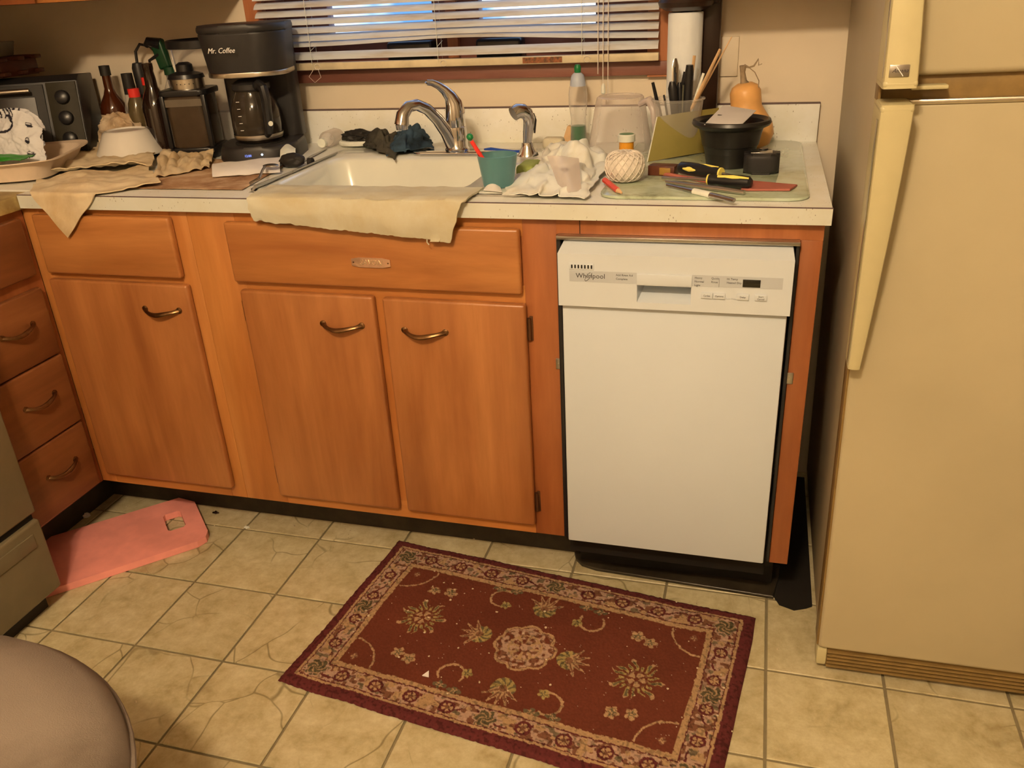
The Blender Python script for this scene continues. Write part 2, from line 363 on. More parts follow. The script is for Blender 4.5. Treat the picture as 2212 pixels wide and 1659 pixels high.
# window: casing, sash, panes, sill
win = D.objects.new('window_1', None); COL.objects.link(win); win.location = (0, 0, 0); WM[win] = Matrix.Identity(4); setp(win, kind='structure')
B().box(-1.487, -1.432, -.02, .0, 1.085, 2.08, .003).build('side_casing', m_case, win)
B().box(-.408, -.352, -.02, .0, 1.085, 2.08, .003).build('side_casing', m_case, win)
B().box(-1.487, -.352, -.021, 0, 2.02, 2.08, .003).build('head_casing', m_case, win)
B().box(-1.487, -.352, -.024, .0, 1.090, 1.122, .003).build('apron', m_sillw, win)
B().box(-1.44, -.40, -.024, .12, 1.116, 1.131, .003).build('sill', m_sillw, win)
B().box(-1.44, -1.40, .0, .12, 1.13, 2.02, .002).box(-.44, -.40, .0, .12, 1.13, 2.02, .002).box(-1.44, -.40, 0, .12, 1.99, 2.02, .002).build('jamb', m_sash, win)
for xa, xb in ((-1.40, -.911), (-.911, -.44)):
    l_, r_ = (xa+.125, xb-.065) if xa < -1 else (xa+.063, xb-.105)
    f = B().box(xa, l_, .045, .08, 1.13, 1.99, .002).box(r_, xb, .045, .08, 1.13, 1.99, .002).box(l_, r_, .045, .08, 1.13, 1.203, .002).box(l_, r_, .045, .08, 1.93, 1.99, .002).build('sash', m_sash, win)
    B().box(l_, r_, .060, .064, 1.203, 1.93, 0).build('pane', m_glass, f)
B().box(-.935, -.905, .03, .05, 1.13, 1.99, .002).build('meeting_stile', m_case, win)
# blinds
bl = thing('window_blind', 'cream horizontal slat blind with one bent slat hanging in the window', 'blind', (-.9, -.045, 1.123))
def slat_fn(bend, zc, x0=-1.437, x1=-.378, dzl=0, dzr=0, tilt=.66):
    def f(u, v_):
        x = x0+(x1-x0)*u; a = (v_-.5)*.025; crown = .003*(1-(2*v_-1)**2)
        dz = dzl*(1-u)+dzr*u+bend*math.exp(-((u-.55)/.27)**2)
        return V((x, -.045+a*math.cos(tilt)-crown*math.sin(tilt), zc+a*math.sin(tilt)+crown*math.cos(tilt)+dz))
    return f
base_slat = None
for k in range(41):
    zc = 1.1615+.0208*k
    if k in (0, 1, 2, 3):
        bend = (0, .014, .006, .001)[k]; dzl = (-.001, .008, .002, 0)[k]
        B().sheet(slat_fn(bend, zc, dzl=dzl, tilt=(.85, .55, .7, .66)[k]), 40, 4, .0007).build('slat', m_slat, bl, label='bent yellowed slat' if k == 1 else None)
    elif base_slat is None: base_slat = B().sheet(slat_fn(0, 0), 12, 4, .0007); base_slat = base_slat.build('slat', m_slat, bl, world=False); base_slat.location = (.9, .045, zc-1.123)
    else: o = link('slat', base_slat.data, bl); o.location = (.9, .045, zc-1.123)
B().box(-1.437, -.376, -.056, -.036, 1.1255, 1.1435, .002).build('bottom_rail', m_raily, bl, label='yellow stained bottom rail')
B().box(-1.437, -.376, -.065, -.02, 2.012, 2.03, .002).build('head_rail', m_slat, bl)
B().box(-.71, -.61, -.0572, -.0562, 1.128, 1.1415, 0).build('label_strip', plain('brown_printed_strip', (.05, .035, .02), .5, var=0, vs=90, col2=(.36, .12, .04)), bl, label='dark brown and orange printed strip on the bottom rail')
for x in (-1.285, -.93, -.56):
    cb = B()
    for dy in (-.0615, -.029): cb.tube([(x, dy, 1.14), (x+.003, dy, 1.5), (x, dy, 2.0)], .0006, 5)
    for k in range(30): cb.tube([(x, -.061, 1.153+.0208*k), (x+.004, -.03, 1.165+.0208*k)], .0006, 4)
    cb.build('ladder_cord', m_cream, bl)
    B().tube([(x+.012+.008*math.cos(a), -.0575, 1.134+.007*math.sin(a)) for a in np.linspace(0, 5.6, 12)], .0009, 5).build('cord_loop', m_twine, bl)
B().tube([(-1.283, -.058, 1.13), (-1.30, -.06, 1.11), (-1.285, -.06, 1.095), (-1.265, -.06, 1.108), (-1.272, -.058, 1.13)], .0006, 5).build('loose_cord', m_twine, bl)
for dx, zz in ((-.012, 1.10), (0, 1.075), (.012, 1.035)):
    B().tube([(-.505+dx, -.062, 2.0), (-.506+dx, -.066, 1.3), (-.508+dx*1.0, -.066, zz)], .0011, 6).build('pull_cord', m_twine, bl)
B().lathe([(.002, 0), (.0055, .004), (.005, .02), (.002, .026)], 10, (-.507, -.066, 1.052)).build('cord_tassel', m_cream, bl)
# things on the sill
for i, (x0, x1, lb) in enumerate(((-1.09, -.965, 'black glossy box on the window sill, nearer the left of the two'), (-.845, -.725, 'black glossy box on the window sill, nearer the cord pull'))):
    solo(B().box(x0, x1, -.012, .038, 1.131, 1.185, .008, 3), 'box', m_blk, lb, 'box', 'black boxes on the window sill')
# wall plate
tp = thing('wall_plate', 'cream blank cover plate on the wall right of the paper towels', 'cover plate', (-.2165, -.005, 1.125))
B().box(-.239, -.194, -.006, 0, 1.081, 1.17, .002).build('plate', m_wall, tp)
# ------------------------------------------------------------------ countertops
SX0, SX1, SY0, SY1 = -1.185, -.555, -.612, -.135   # sink outline
ct = thing('countertop', 'white speckled laminate worktop with backsplash around the sink', 'countertop', (-1.2, -.33, .893))
tb = B()
for bx in ((-1.753, SX0, FX, 0), (SX1, 0, FX, 0), (SX0, SX1, FX, SY0), (SX0, SX1, SY1, 0)): tb.box(*bx, CH-.031, CH, 0)
tb.box(-2.42, -1.753, -.62, 0, CH-.031, CH, 0)
tb.build('worktop', m_lam, ct, smooth=0)
B().box(-1.753, .001, FX-.0012, FX+.001, CH-.0312, CH-.0018, 0).build('front_edge', speckled('edge_laminate', ic(226, 206, 162, .82), ic(218, 196, 148, .82)), ct)
B().box(-1.753, .0012, FX-.0012, FX+.0008, CH-.0018, CH+.0001, 0).build('edge_seam', plain('dark_seam', ic(86, 60, 50), .5, var=0), ct, label='thin dark seam line along the front edge')
B().box(-2.42, .0, -.0205, -.0005, CH, CH+.087, .0008).build('backsplash', m_lam, ct)
B().box(-2.42, .001, -.021, 0, CH+.087, CH+.0890, 0).build('backsplash_seam', D.materials['dark_seam'], ct)
ct2 = thing('countertop', 'yellowed mottled old worktop section in the left corner beside the stove', 'countertop', (-2.08, -.8, .893))
B().box(-2.42, -1.755, -.925, -.622, CH-.036, CH-.003, .003).build('worktop', m_lam_old, ct2)
# ------------------------------------------------------------------ base cabinets
def pull(x, y, z, parent, w=.092, face='y'):
    """drooping bow handle of antique brass"""
    pts = []
    for i in range(15):
        t = i/14; a = (t-.5)*w; out = .019*math.sin(PI*min(1, max(0, t)))**.55; droop = -.007*math.sin(PI*t)-.002*math.sin(2*PI*t)
        pts.append((a, -out, droop))
    rad = [.0058, .0048, .0042]+[.0046+.0012*math.sin(PI*i/8) for i in range(9)]+[.0042, .0048, .0058]
    b_ = B()
    if face == 'y': P = [(x+a, y+o, z+d) for a, o, d in pts]
    else: P = [(x-o, y+a, z+d) for a, o, d in pts]
    b_.tube(P, rad, 8, .7)
    for e in (P[0], P[-1]):
        R_ = Matrix.Rotation(PI/2, 4, 'X') if face == 'y' else Matrix.Rotation(PI/2, 4, 'Y')
        b_.lathe([(.0075, -.001 if face == 'x' else -.0), (.0075, .002), (.004, .004)], 10, e, R_)
    return b_.build('handle', m_brass, parent)
def hinge(x, z, parent, s=1):
    return B().box(x, x+.007*s, FY-.003, FY, z-.027, z+.027, .001).tube([(x, FY-.006, z-.024), (x, FY-.006, z+.024)], .0045, 8).build('hinge', m_hinge, parent)
def panel(x0, x1, z0, z1, parent, name, mat, th=.019, lip=.010):
    """lipped door or drawer front with a rounded edge"""
    return B().box(x0, x1, FY-th, FY, z0, z1, .006, 3).build(name, mat, parent)
c1 = thing('base_cabinet', 'wooden base cabinet with one drawer and one door at the inner corner', 'cabinet', (-1.55, -.32, 0))
B().box(-1.772, -1.3285, FY+.02, -.02, .153, .895, 0).build('carcass', m_end, c1)
B().box(-1.772, -1.725, FY, FY+.02, .153, .896, .001).box(-1.372, -1.3285, FY, FY+.02, .153, .896, .001).build('stile', m_stile, c1)
for z0, z1 in ((.153, .20), (.72, .755), (.87, .896)): B().box(-1.725, -1.372, FY, FY+.02, z0, z1, 0).build('rail', m_rail, c1)
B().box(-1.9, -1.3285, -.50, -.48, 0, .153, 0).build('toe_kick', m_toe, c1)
B().box(-1.725, -1.372, FY+.002, FY+.02, .755, .87, 0).build('backing_panel', m_end, c1)
d = panel(-1.737, -1.355, .187, .729, c1, 'door', m_door); pull(-1.434, FY-.019, .668, d)
panel(-1.733, -1.364, .744, .884, c1, 'drawer', m_door_b)
c2 = thing('base_cabinet', 'wooden sink cabinet with two doors under a false drawer front', 'cabinet', (-.9, -.32, 0))
B().box(-1.328, -1.31, FY+.02, -.02, .153, .895, 0).box(-.52, -.5, FY+.02, -.02, .153, .895, 0).box(-1.328, -.5, FY+.02, -.02, .153, .17, 0).build('carcass', m_end, c2)
B().box(-1.328, -1.21, FY, FY+.02, .153, .896, .001).build('stile', m_stile, c2)
B().box(-.905, -.87, FY, FY+.02, .20, .715, 0).build('stile', m_stile, c2)
B().box(-.566, -.4975, FY, FY+.02, .153, .896, .001).build('stile', m_end, c2, label='redder wide stile beside the dishwasher')
for z0, z1 in ((.153, .20), (.715, .757), (.86, .896)): B().box(-1.21, -.566, FY, FY+.02, z0, z1, 0).build('rail', m_rail, c2)
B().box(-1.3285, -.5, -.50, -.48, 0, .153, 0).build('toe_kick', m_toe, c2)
B().box(-1.21, -.566, FY+.002, FY+.02, .757, .86, 0).build('backing_panel', m_end, c2)
d = panel(-1.220, -.898, .184, .724, c2, 'door', m_door); pull(-.977, FY-.019, .657, d); hinge(-1.222, .672, c2, -1); hinge(-1.222, .24, c2, -1)
d = panel(-.877, -.563, .184, .722, c2, 'door', m_door); pull(-.785, FY-.019, .653, d); hinge(-.559, .666, c2); hinge(-.559, .243, c2)
f = panel(-1.228, -.569, .743, .878, c2, 'drawer_front', m_door_b)
pl = B().prism([(a*.044, (.0105 if abs(a) < .8 else .0075)*(1 if up_ else -1)) for up_, aa in ((0, (-1, -.6, 0, .6, 1)), (1, (1, .6, 0, -.6, -1))) for a in aa], 0, .0025, FRONT(-.890, FY-.0192, .8005), bev=.0008).build('name_plate', m_copper, f, label='small oval copper plate with raised letters')
text('SAVON', .0155, FRONT(-.890, FY-.0217, .796) , plain('bright_copper', (.95, .75, .5), .2, .8, var=0), f, 'raised_letters', .0007, .3, align='CENTER')
for a in (-.039, .039): B().lathe([(.0018, 0), (.0012, .001)], 8, (-.890+a, FY-.0217, .8005), Matrix.Rotation(PI/2, 4, 'X')).build('nail', m_hinge, f)
c3 = thing('dishwasher_surround', 'wooden frame and end panel enclosing the dishwasher', 'cabinet', (-.24, -.32, 0))
B().box(-.4975, -.008, FY, FY+.02, .866, .896, 0).build('rail', m_end, c3)
B().box(-.452, -.4505, FY-.0006, FY+.01, .867, .896, 0).build('seam', m_dark, c3)
B().box(-.046, -.008, FY, FY+.02, .150, .866, .001).build('stile', m_end, c3)
B().box(-.026, -.008, FY+.02, -.02, .15, .896, 0).build('end_panel', m_end, c3)
B().box(-.50, -.486, FY+.021, -.05, .155, .86, 0).build('side_filler', m_dark, c3)
# left run: drawers face +x
XL = -1.7715
c4 = thing('base_cabinet', 'narrow stack of four wooden drawers between the corner and the stove', 'cabinet', (-2.08, -.79, 0))
B().box(-2.4, XL-.002, -.925, -.648, .153, .893, 0).build('carcass', m_end, c4)
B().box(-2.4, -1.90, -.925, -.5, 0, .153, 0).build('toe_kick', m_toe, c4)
B().box(XL-.002, XL+.0002, -.925, -.6475, .153, .893, 0).build('face_frame', m_end, c4)
for i, (z0, z1) in enumerate(((.742, .878), (.5425, .712), (.3535, .5385), (.165, .3495))):
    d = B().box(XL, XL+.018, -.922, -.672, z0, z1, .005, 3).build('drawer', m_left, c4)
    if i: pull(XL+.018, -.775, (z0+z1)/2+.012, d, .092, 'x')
# ------------------------------------------------------------------ sink
sk = thing('sink', 'white enamel drop-in sink with a metal rim', 'sink', ((SX0+SX1)/2, (SY0+SY1)/2, .75))
def rr_at(x0, x1, y0, y1, r, n=6): 
    cx, cy_ = (x0+x1)/2, (y0+y1)/2; return [(cx+px, cy_+py) for px, py in rrect(x1-x0, y1-y0, r, n)]
bm = bmesh.new()
loops = [(rr_at(SX0, SX1, SY0, SY1, .035), CH+.002), (rr_at(SX0+.006, SX1-.006, SY0+.006, SY1-.006, .033), CH+.006),
         (rr_at(-1.152, -.705, -.585, -.262, .05), CH+.005), (rr_at(-1.146, -.711, -.579, -.268, .048), CH-.004),
         (rr_at(-1.125, -.725, -.56, -.285, .05), CH-.11), (rr_at(-1.11, -.74, -.545, -.30, .05), CH-.165), (rr_at(-1.07, -.78, -.50, -.34, .04), CH-.175)]
prev = None
for pts, z in loops:
    ring = [bm.verts.new((x, y, z)) for x, y in pts]
    if prev:
        for i in range(len(ring)): bm.faces.new((prev[i], prev[(i+1) % len(ring)], ring[(i+1) % len(ring)], ring[i]))
    prev = ring
bm.faces.new(prev)
bs = B(); bs.bm.free(); bs.bm = bm; bs.build('basin', m_porc, sk, smooth=60)
def ring(o_pts, i_pts, z0, z1):
    b_ = B(); n = len(o_pts); vs = [[b_.bm.verts.new((x, y, z)) for x, y in P] for P, z in ((o_pts, z0), (o_pts, z1), (i_pts, z1), (i_pts, z0))]
    for a, c in ((0, 1), (1, 2), (2, 3), (3, 0)):
        for i in range(n): b_.bm.faces.new((vs[a][i], vs[a][(i+1) % n], vs[c][(i+1) % n], vs[c][i]))
    return b_
ring(rr_at(SX0-.007, SX1+.007, SY0-.007, SY1+.007, .042), rr_at(SX0+.004, SX1-.004, SY0+.004, SY1-.004, .034), CH+.0003, CH+.004).build('metal_rim', m_steel, sk)
B().lathe([(.04, 0), (.038, .004), (.02, .003), (.018, 0)], 20, (-.92, -.42, CH-.175)).build('drain', m_steel, sk)
# faucet
SZ = CH+.0055
fa = thing('faucet', 'chrome single-lever kitchen faucet with curved spout behind the sink', 'faucet', (-.845, -.205, SZ))
B().prism(rrect(.245, .058, .029, 8), SZ, SZ+.008, Matrix.Translation((-.838, -.208, 0)), bev=.003).build('base_plate', m_chrome, fa)
B().lathe([(.030, 0), (.030, .006), (.027, .01), (.026, .035), (.0255, .055), (.025, .058), (.024, .059), (.0245, .076)], 28, (-.845, -.205, SZ+.007)).build('body', m_chrome, fa)
a = V((-.845, -.205, SZ+.082)); B().tube([a, a+V((.001, 0, .020)), a+V((-.001, -.001, .038)), a+V((-.007, -.006, .055)), a+V((-.017, -.014, .070)), a+V((-.028, -.022, .081)), a+V((-.040, -.032, .089)), a+V((-.050, -.038, .090))],
    [.0245, .0240, .0205, .0150, .0110, .0088, .0080, .0065], 18).lathe([(.004, -.003), (.008, .0), (.004, .003)], 12, a+V((-.048, -.037, .090))).build('lever', m_chrome, fa)
sp_ = [V((-.852, -.215, SZ+.025)), V((-.862, -.225, SZ+.055)), V((-.876, -.243, SZ+.088)), V((-.892, -.265, SZ+.115)), V((-.908, -.288, SZ+.128)), V((-.922, -.306, SZ+.126)), V((-.932, -.320, SZ+.110)), V((-.935, -.325, SZ+.088))]
B().tube(sp_, [.019, .016, .0145, .0135, .013, .0135, .0155, .0175], 18).build('spout', m_chrome, fa)
B().lathe([(.0135, 0), (.0145, .012)], 18, sp_[-1]+V((0, 0, -.010))).build('aerator', m_chrome, fa)
ss = thing('side_sprayer', 'chrome side sprayer standing right of the faucet', 'sprayer', (-.662, -.222, SZ))
B().lathe([(.026, 0), (.024, .006), (.015, .02), (.0135, .03)], 20, (-.662, -.222, SZ)).build('collar', m_chrome, ss)
B().tube([(-.662, -.222, SZ+.028), (-.660, -.221, SZ+.050), (-.657, -.220, SZ+.070), (-.656, -.221, SZ+.084), (-.660, -.225, SZ+.096), (-.668, -.232, SZ+.103), (-.678, -.241, SZ+.104), (-.686, -.249, SZ+.099)], [.011, .0122, .0135, .0145, .0158, .0168, .0172, .0165], 18).build('spray_head', m_chrome, ss)
B().tube([(-.6475, -.214, SZ+.095), (-.643, -.213, SZ+.08), (-.6455, -.214, SZ+.05)], [.003, .0035, .002], 8).build('trigger', m_blk, ss)
# ------------------------------------------------------------------ dishwasher
DWX0, DWX1 = -.485, -.055
dw = thing('dishwasher', 'narrow white dishwasher with control console and pocket handle', 'dishwasher', (-.27, -.35, 0))
B().box(-.487, -.054, -.64, -.06, .11, .862, .002).build('tub', m_dark, dw)
for xa, xb in ((-.496, -.4875), (-.0535, -.047)): B().box(xa, xb, FY-.012, FY-.0005, .16, .866, .001).build('side_gasket', m_blk, dw)
B().box(-.494, -.047, FY-.022, FY+.0, .861, .868, .001).build('top_trim', m_steel, dw)
B().box(-.481, -.059, -.684, -.645, .172, .735, .003).build('door', m_white, dw)
# console profile with sloped top and a pocket handle
px0, px1, pz0, pz1 = -.333, -.233, .752, .787
YF, YB = -.697, -.652
cb = B()
def quad(b_, *P): b_.bm.faces.new([b_.bm.verts.new(p) for p in P])
xs = [DWX0, px0, px1, DWX1]; zs = [.7385, pz0, pz1, .843]
for i in range(3):
    for j in range(3):
        if i == 1 and j == 1: continue
        quad(cb, (xs[i], YF, zs[j]), (xs[i+1], YF, zs[j]), (xs[i+1], YF, zs[j+1]), (xs[i], YF, zs[j+1]))
quad(cb, (px0, YF, pz1), (px1, YF, pz1), (px1, YB, pz1), (px0, YB, pz1)); quad(cb, (px0, YF, pz0), (px1, YF, pz0), (px1, YB, pz0+.018), (px0+.008, YB, pz0+.018))
quad(cb, (px0, YB, pz1), (px1, YB, pz1), (px1, YB, pz0+.018), (px0+.008, YB, pz0+.018)); quad(cb, (px0, YF, pz0), (px0, YF, pz1), (px0, YB, pz1), (px0+.008, YB, pz0+.018)); quad(cb, (px1, YF, pz0), (px1, YF, pz1), (px1, YB, pz1), (px1, YB, pz0+.018))
sx = .004
quad(cb, (DWX0, YF, .843), (DWX1, YF, .843), (DWX1-.004, -.655, .860), (DWX0+.006, -.655, .860))
quad(cb, (DWX0, YF, .7385), (DWX1, YF, .7385), (DWX1, -.645, .7385), (DWX0, -.645, .7385))
for X, X2 in ((DWX0, DWX0+.006), (DWX1, DWX1-.004)): quad(cb, (X, YF, .7385), (X, YF, .843), (X2, -.655, .860), (X, -.645, .7385))
bmesh.ops.remove_doubles(cb.bm, verts=cb.bm.verts, dist=1e-5); con = cb.build('console', m_white2, dw)
B().box(px0-.001, px1+.001, YF-.003, YF, pz1, pz1+.022, .001).build('handle_grip', m_white2, dw)
B().box(-.4625, px0-.001, YF-.0006, YF, .789, .8105, 0).build('label_strip', m_grey_strip, dw)
B().box(px1+.001, -.072, YF-.0006, YF, .789, .8105, 0).build('label_strip', m_grey_strip, dw)
vg = B().box(-.4625, -.4150, YF-.0018, YF, .8125, .8255, .001).build('vent_grille', m_white2, dw)
for i in range(7): B().box(-.4585+i*.0063, -.4555+i*.0063, YF-.0021, YF-.0015, .8155, .8225, 0).build('vent_slot', m_dark, vg)
text('Whirlpool', .0135, FRONT(-.4500, YF-.0007, .7965), m_ink, dw, 'logo')
rg = [(.0105*math.cos(t), .0034*math.sin(t)) for t in np.linspace(.5, 6.0, 24)]; ca, sa = math.cos(.95), math.sin(.95)
B().tube([(-.4255+(x*ca-y*sa), YF-.001, .7995+(x*sa+y*ca)) for x, y in rg], .0005, 4).build('logo_ring', m_ink, dw)
for s_, x, z, sz in (('Add Rinse Aid', -.373, .8030, .0055), ('Complete', -.373, .7955, .0055), ('Heavy', -.2275, .8035, .0055), ('Normal', -.2275, .7965, .0055), ('Light', -.2275, .7895, .0055),
        ('Quick', -.1975, .8035, .0055), ('Rinse', -.1975, .7965, .0055), ('Hi Temp', -.1700, .8035, .0055), ('Heated Dry', -.1700, .7965, .0055)):
    text(s_, sz, FRONT(x, YF-.0007, z), m_ink, dw, 'lettering', .0002)
B().box(-.1835, -.183, YF-.001, YF, .789, .806, 0).build('divider_line', m_ink, dw)
B().box(-.1415, -.1105, YF-.0022, YF, .7915, .8055, .0004).build('display', plain('display_glass', (.012, .012, .01), .25, var=0), dw, label='small black display window')
for (x0, x1, tx) in ((-.2145, -.1935, 'Cycles'), (-.1925, -.1710, 'Options'), (-.1505, -.1290, 'Delay'), (-.1185, -.0975, 'Start\nCancel')):
    bt_ = B().box(x0, x1, YF-.0032, YF, .7665, .7775, .0008).build('button', m_white2, dw)
    text(tx, .0046, FRONT((x0+x1)/2, YF-.0034, .7708 if '\n' not in tx else .773), m_ink, bt_, 'lettering', .0002, align='CENTER')
text('Auto Clean', .0038, FRONT(-.1608, YF-.0005, .766), m_grey_strip, dw, 'lettering', .0002, align='CENTER')
for x, z in ((-.499, .590), (-.042, .592)): B().box(x-.007, x+.007, FY-.003, FY-.0004, z-.012, z+.012, .001).lathe([(.002, 0), (.002, .0008)], 8, (x-.001, FY-.003, z), Matrix.Rotation(PI/2, 4, 'X')).build('mounting_clip', m_steel, dw, label='small metal clip screwed to the wood')
B().box(-.485, -.03, -.535, -.505, .0, .165, .002).build('kick_plate', m_blkm, dw)
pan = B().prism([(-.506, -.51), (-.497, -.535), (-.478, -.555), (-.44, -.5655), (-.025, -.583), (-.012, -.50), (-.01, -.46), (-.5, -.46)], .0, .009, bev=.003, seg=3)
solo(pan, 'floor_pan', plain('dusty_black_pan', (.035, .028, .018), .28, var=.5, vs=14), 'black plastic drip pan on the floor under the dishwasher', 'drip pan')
# ------------------------------------------------------------------ refrigerator
fr = thing('refrigerator', 'almond top-freezer refrigerator right of the dishwasher', 'refrigerator', (.057, -.795, 0), (0, math.radians(-1.0), 0))
def FB(x0, x1, y0, y1, z0, z1, bev=.003, seg=2): return B().box(x0, x1, y0, y1, z0, z1, bev, seg)
kw = dict(world=False)
FB(.004, .76, .05, .73, .05, 1.66, .004).build('cabinet', m_fridges, fr, **kw)
FB(.0, .762, .0, .046, .062, 1.124, .010, 4).build('door', m_fridge, fr, **kw)
FB(.0, .762, .0, .046, 1.158, 1.66, .010, 4).build('freezer_door', m_fridge, fr, **kw)
FB(.002, .76, .016, .05, 1.120, 1.162, .001).build('door_gap_trim', m_grille, fr, **kw)
FB(.03, .76, -.003, .01, 1.118, 1.1255, .002).build('top_edge_trim', m_silver, fr, **kw)
FB(-.002, .002, .004, .05, .07, 1.65, .001).build('door_side_gasket', m_grille, fr, **kw)
gr = FB(.02, .76, .012, .05, .012, .058, .001).build('base_grille', m_grille, fr, **kw)
for i in range(5): FB(.02, .76, .004, .014, .014+i*.009, .018+i*.009, .001).build('louver', m_grille, gr, **kw)
FB(0, .02, .004, .05, .018, .06, .004).build('corner_cap', m_fhandle, fr, **kw)
def handle(z0, z1, flip):
    h = B(); n = 24
    def sec(t):  # t: 0 at the wide end, 1 at the tip
        wd = .046-.026*t**1.25; out = .072-.036*t**1.4
        return wd, out
    def f(u, v_):
        z = (z1+(z0-z1)*u) if not flip else (z0+(z1-z0)*u); wd, out = sec(u)
        a = v_*2; e = .006
        P = [(-.006, .012), (-.006, -out+e), (-.006+e*.3, -out+e*.3), (-.006+e, -out), (-.006+wd-e, -out), (-.006+wd-e*.3, -out+e*.3), (-.006+wd, -out+e), (-.006+wd-.004, -.0)]
        k = v_*(len(P)-1); i = min(int(k), len(P)-2); q = k-i
        return V((P[i][0]*(1-q)+P[i+1][0]*q, P[i][1]*(1-q)+P[i+1][1]*q, z))
    h.sheet(f, n, 7)
    wd, out = sec(0); ze = z1 if not flip else z0; h.box(-.006, -.006+wd, -out, .006, ze-.012 if not flip else ze, ze if not flip else ze+.012, .005, 3)
    wd, out = sec(1); ze = z0 if not flip else z1; h.box(-.006, -.006+wd, -out, .004, ze if not flip else ze-.012, ze+.012 if not flip else ze, .005, 3)
    o = h.build('handle', m_fhandle, fr, **kw)
    st = B().sheet(lambda u, v_: V((-.0068, -sec(u)[1]+.006+.012*v_, (z1-.02+(z0-z1+.03)*u) if not flip else (z0+.015+(z1-z0-.03)*u))), n, 1, .0006).build('side_strip', m_silver, o, **kw)
    return o
handle(.700, 1.128, False); hu = handle(1.150, 1.60, True)
eb = B().box(.0, .026, -.0735, -.0715, 1.166, 1.182, .0005).build('badge', m_steel, hu, label='small dark metal badge', **kw)
FR = WM[fr]
text('Amana', .0075, FR @ FRONT(.0035, -.0737, 1.172), m_ink, hu, 'badge_lettering', .0002, .35)
B().tube([(.008, -.0742, 1.181), (.0185, -.0742, 1.167)], .0007, 4).build('badge_stripe', m_inkw, hu, **kw)
FB(.04, .09, -.012, .012, 1.140, 1.146, .002).build('hinge_cover', m_fhandle, fr, **kw)
# ------------------------------------------------------------------ stove
SVX, SVY = -1.677, -.940
sv = thing('stove', 'olive brown enamel kitchen range at the left edge', 'stove', (-2.03, -1.3, 0))
B().box(-2.38, SVX-.03, -1.70, SVY, .045, .90, .004).build('body', m_stove, sv)
B().box(SVX-.03, SVX-.002, -1.695, SVY-.003, .262, .80, .006, 3).build('oven_door', m_stove, sv)
dr = B().box(SVX-.03, SVX, -1.695, SVY-.003, .05, .245, .008, 3).build('drawer', m_stove, sv)
B().box(SVX-.001, SVX+.004, -1.55, SVY-.035, .186, .222, .003).build('drawer_grip', m_stove, dr)
B().box(SVX-.031, SVX-.012, -1.69, SVY-.01, .244, .263, 0).build('seam_gap', m_dark, sv)
B().box(-2.34, SVX-.035, -1.68, SVY-.03, .0, .045, 0).build('toe_base', m_blkm, sv)
B().box(-2.40, SVX, -1.70, SVY, .90, .925, .004).build('cooktop', m_stove, sv)
# ------------------------------------------------------------------ upper cabinets
def upper(x0, x1, label, top=2.1):
    t = thing('wall_cabinet', label, 'cabinet', ((x0+x1)/2, -.165, 1.33))
    B().box(x0, x1, -.31, -.001, 1.322, top, 0).build('carcass', m_end, t)
    B().box(x0, x1, -.33, -.31, 1.322, top, .001).build('face_frame', m_rail, t)
    n = 2; wd = (x1-x0)/n
    for i in range(n):
        d = B().box(x0+wd*i+.02, x0+wd*(i+1)-.02, -.348, -.33, 1.355, top-.03, .006, 3).build('door', m_door, t)
        pull(x0+wd*(i+.5), -.348, 1.42, d)
upper(-2.40, -1.49, 'orange wooden wall cabinet above the coffee maker and toaster oven')
upper(-.27, .02, 'wooden wall cabinet over the right end of the worktop, just above view')
t = thing('wall_cabinet', 'deep wooden wall cabinet on the left wall above the toaster oven', 'cabinet', (-2.12, -1.0, 1.322))
B().box(-2.419, -1.85, -1.65, -.352, 1.322, 2.1, 0).build('carcass', m_end, t)
for y0 in (-1.64, -1.0): B().box(-1.85, -1.83, y0, y0+.62, 1.35, 2.07, .006, 3).build('door', m_door, t)
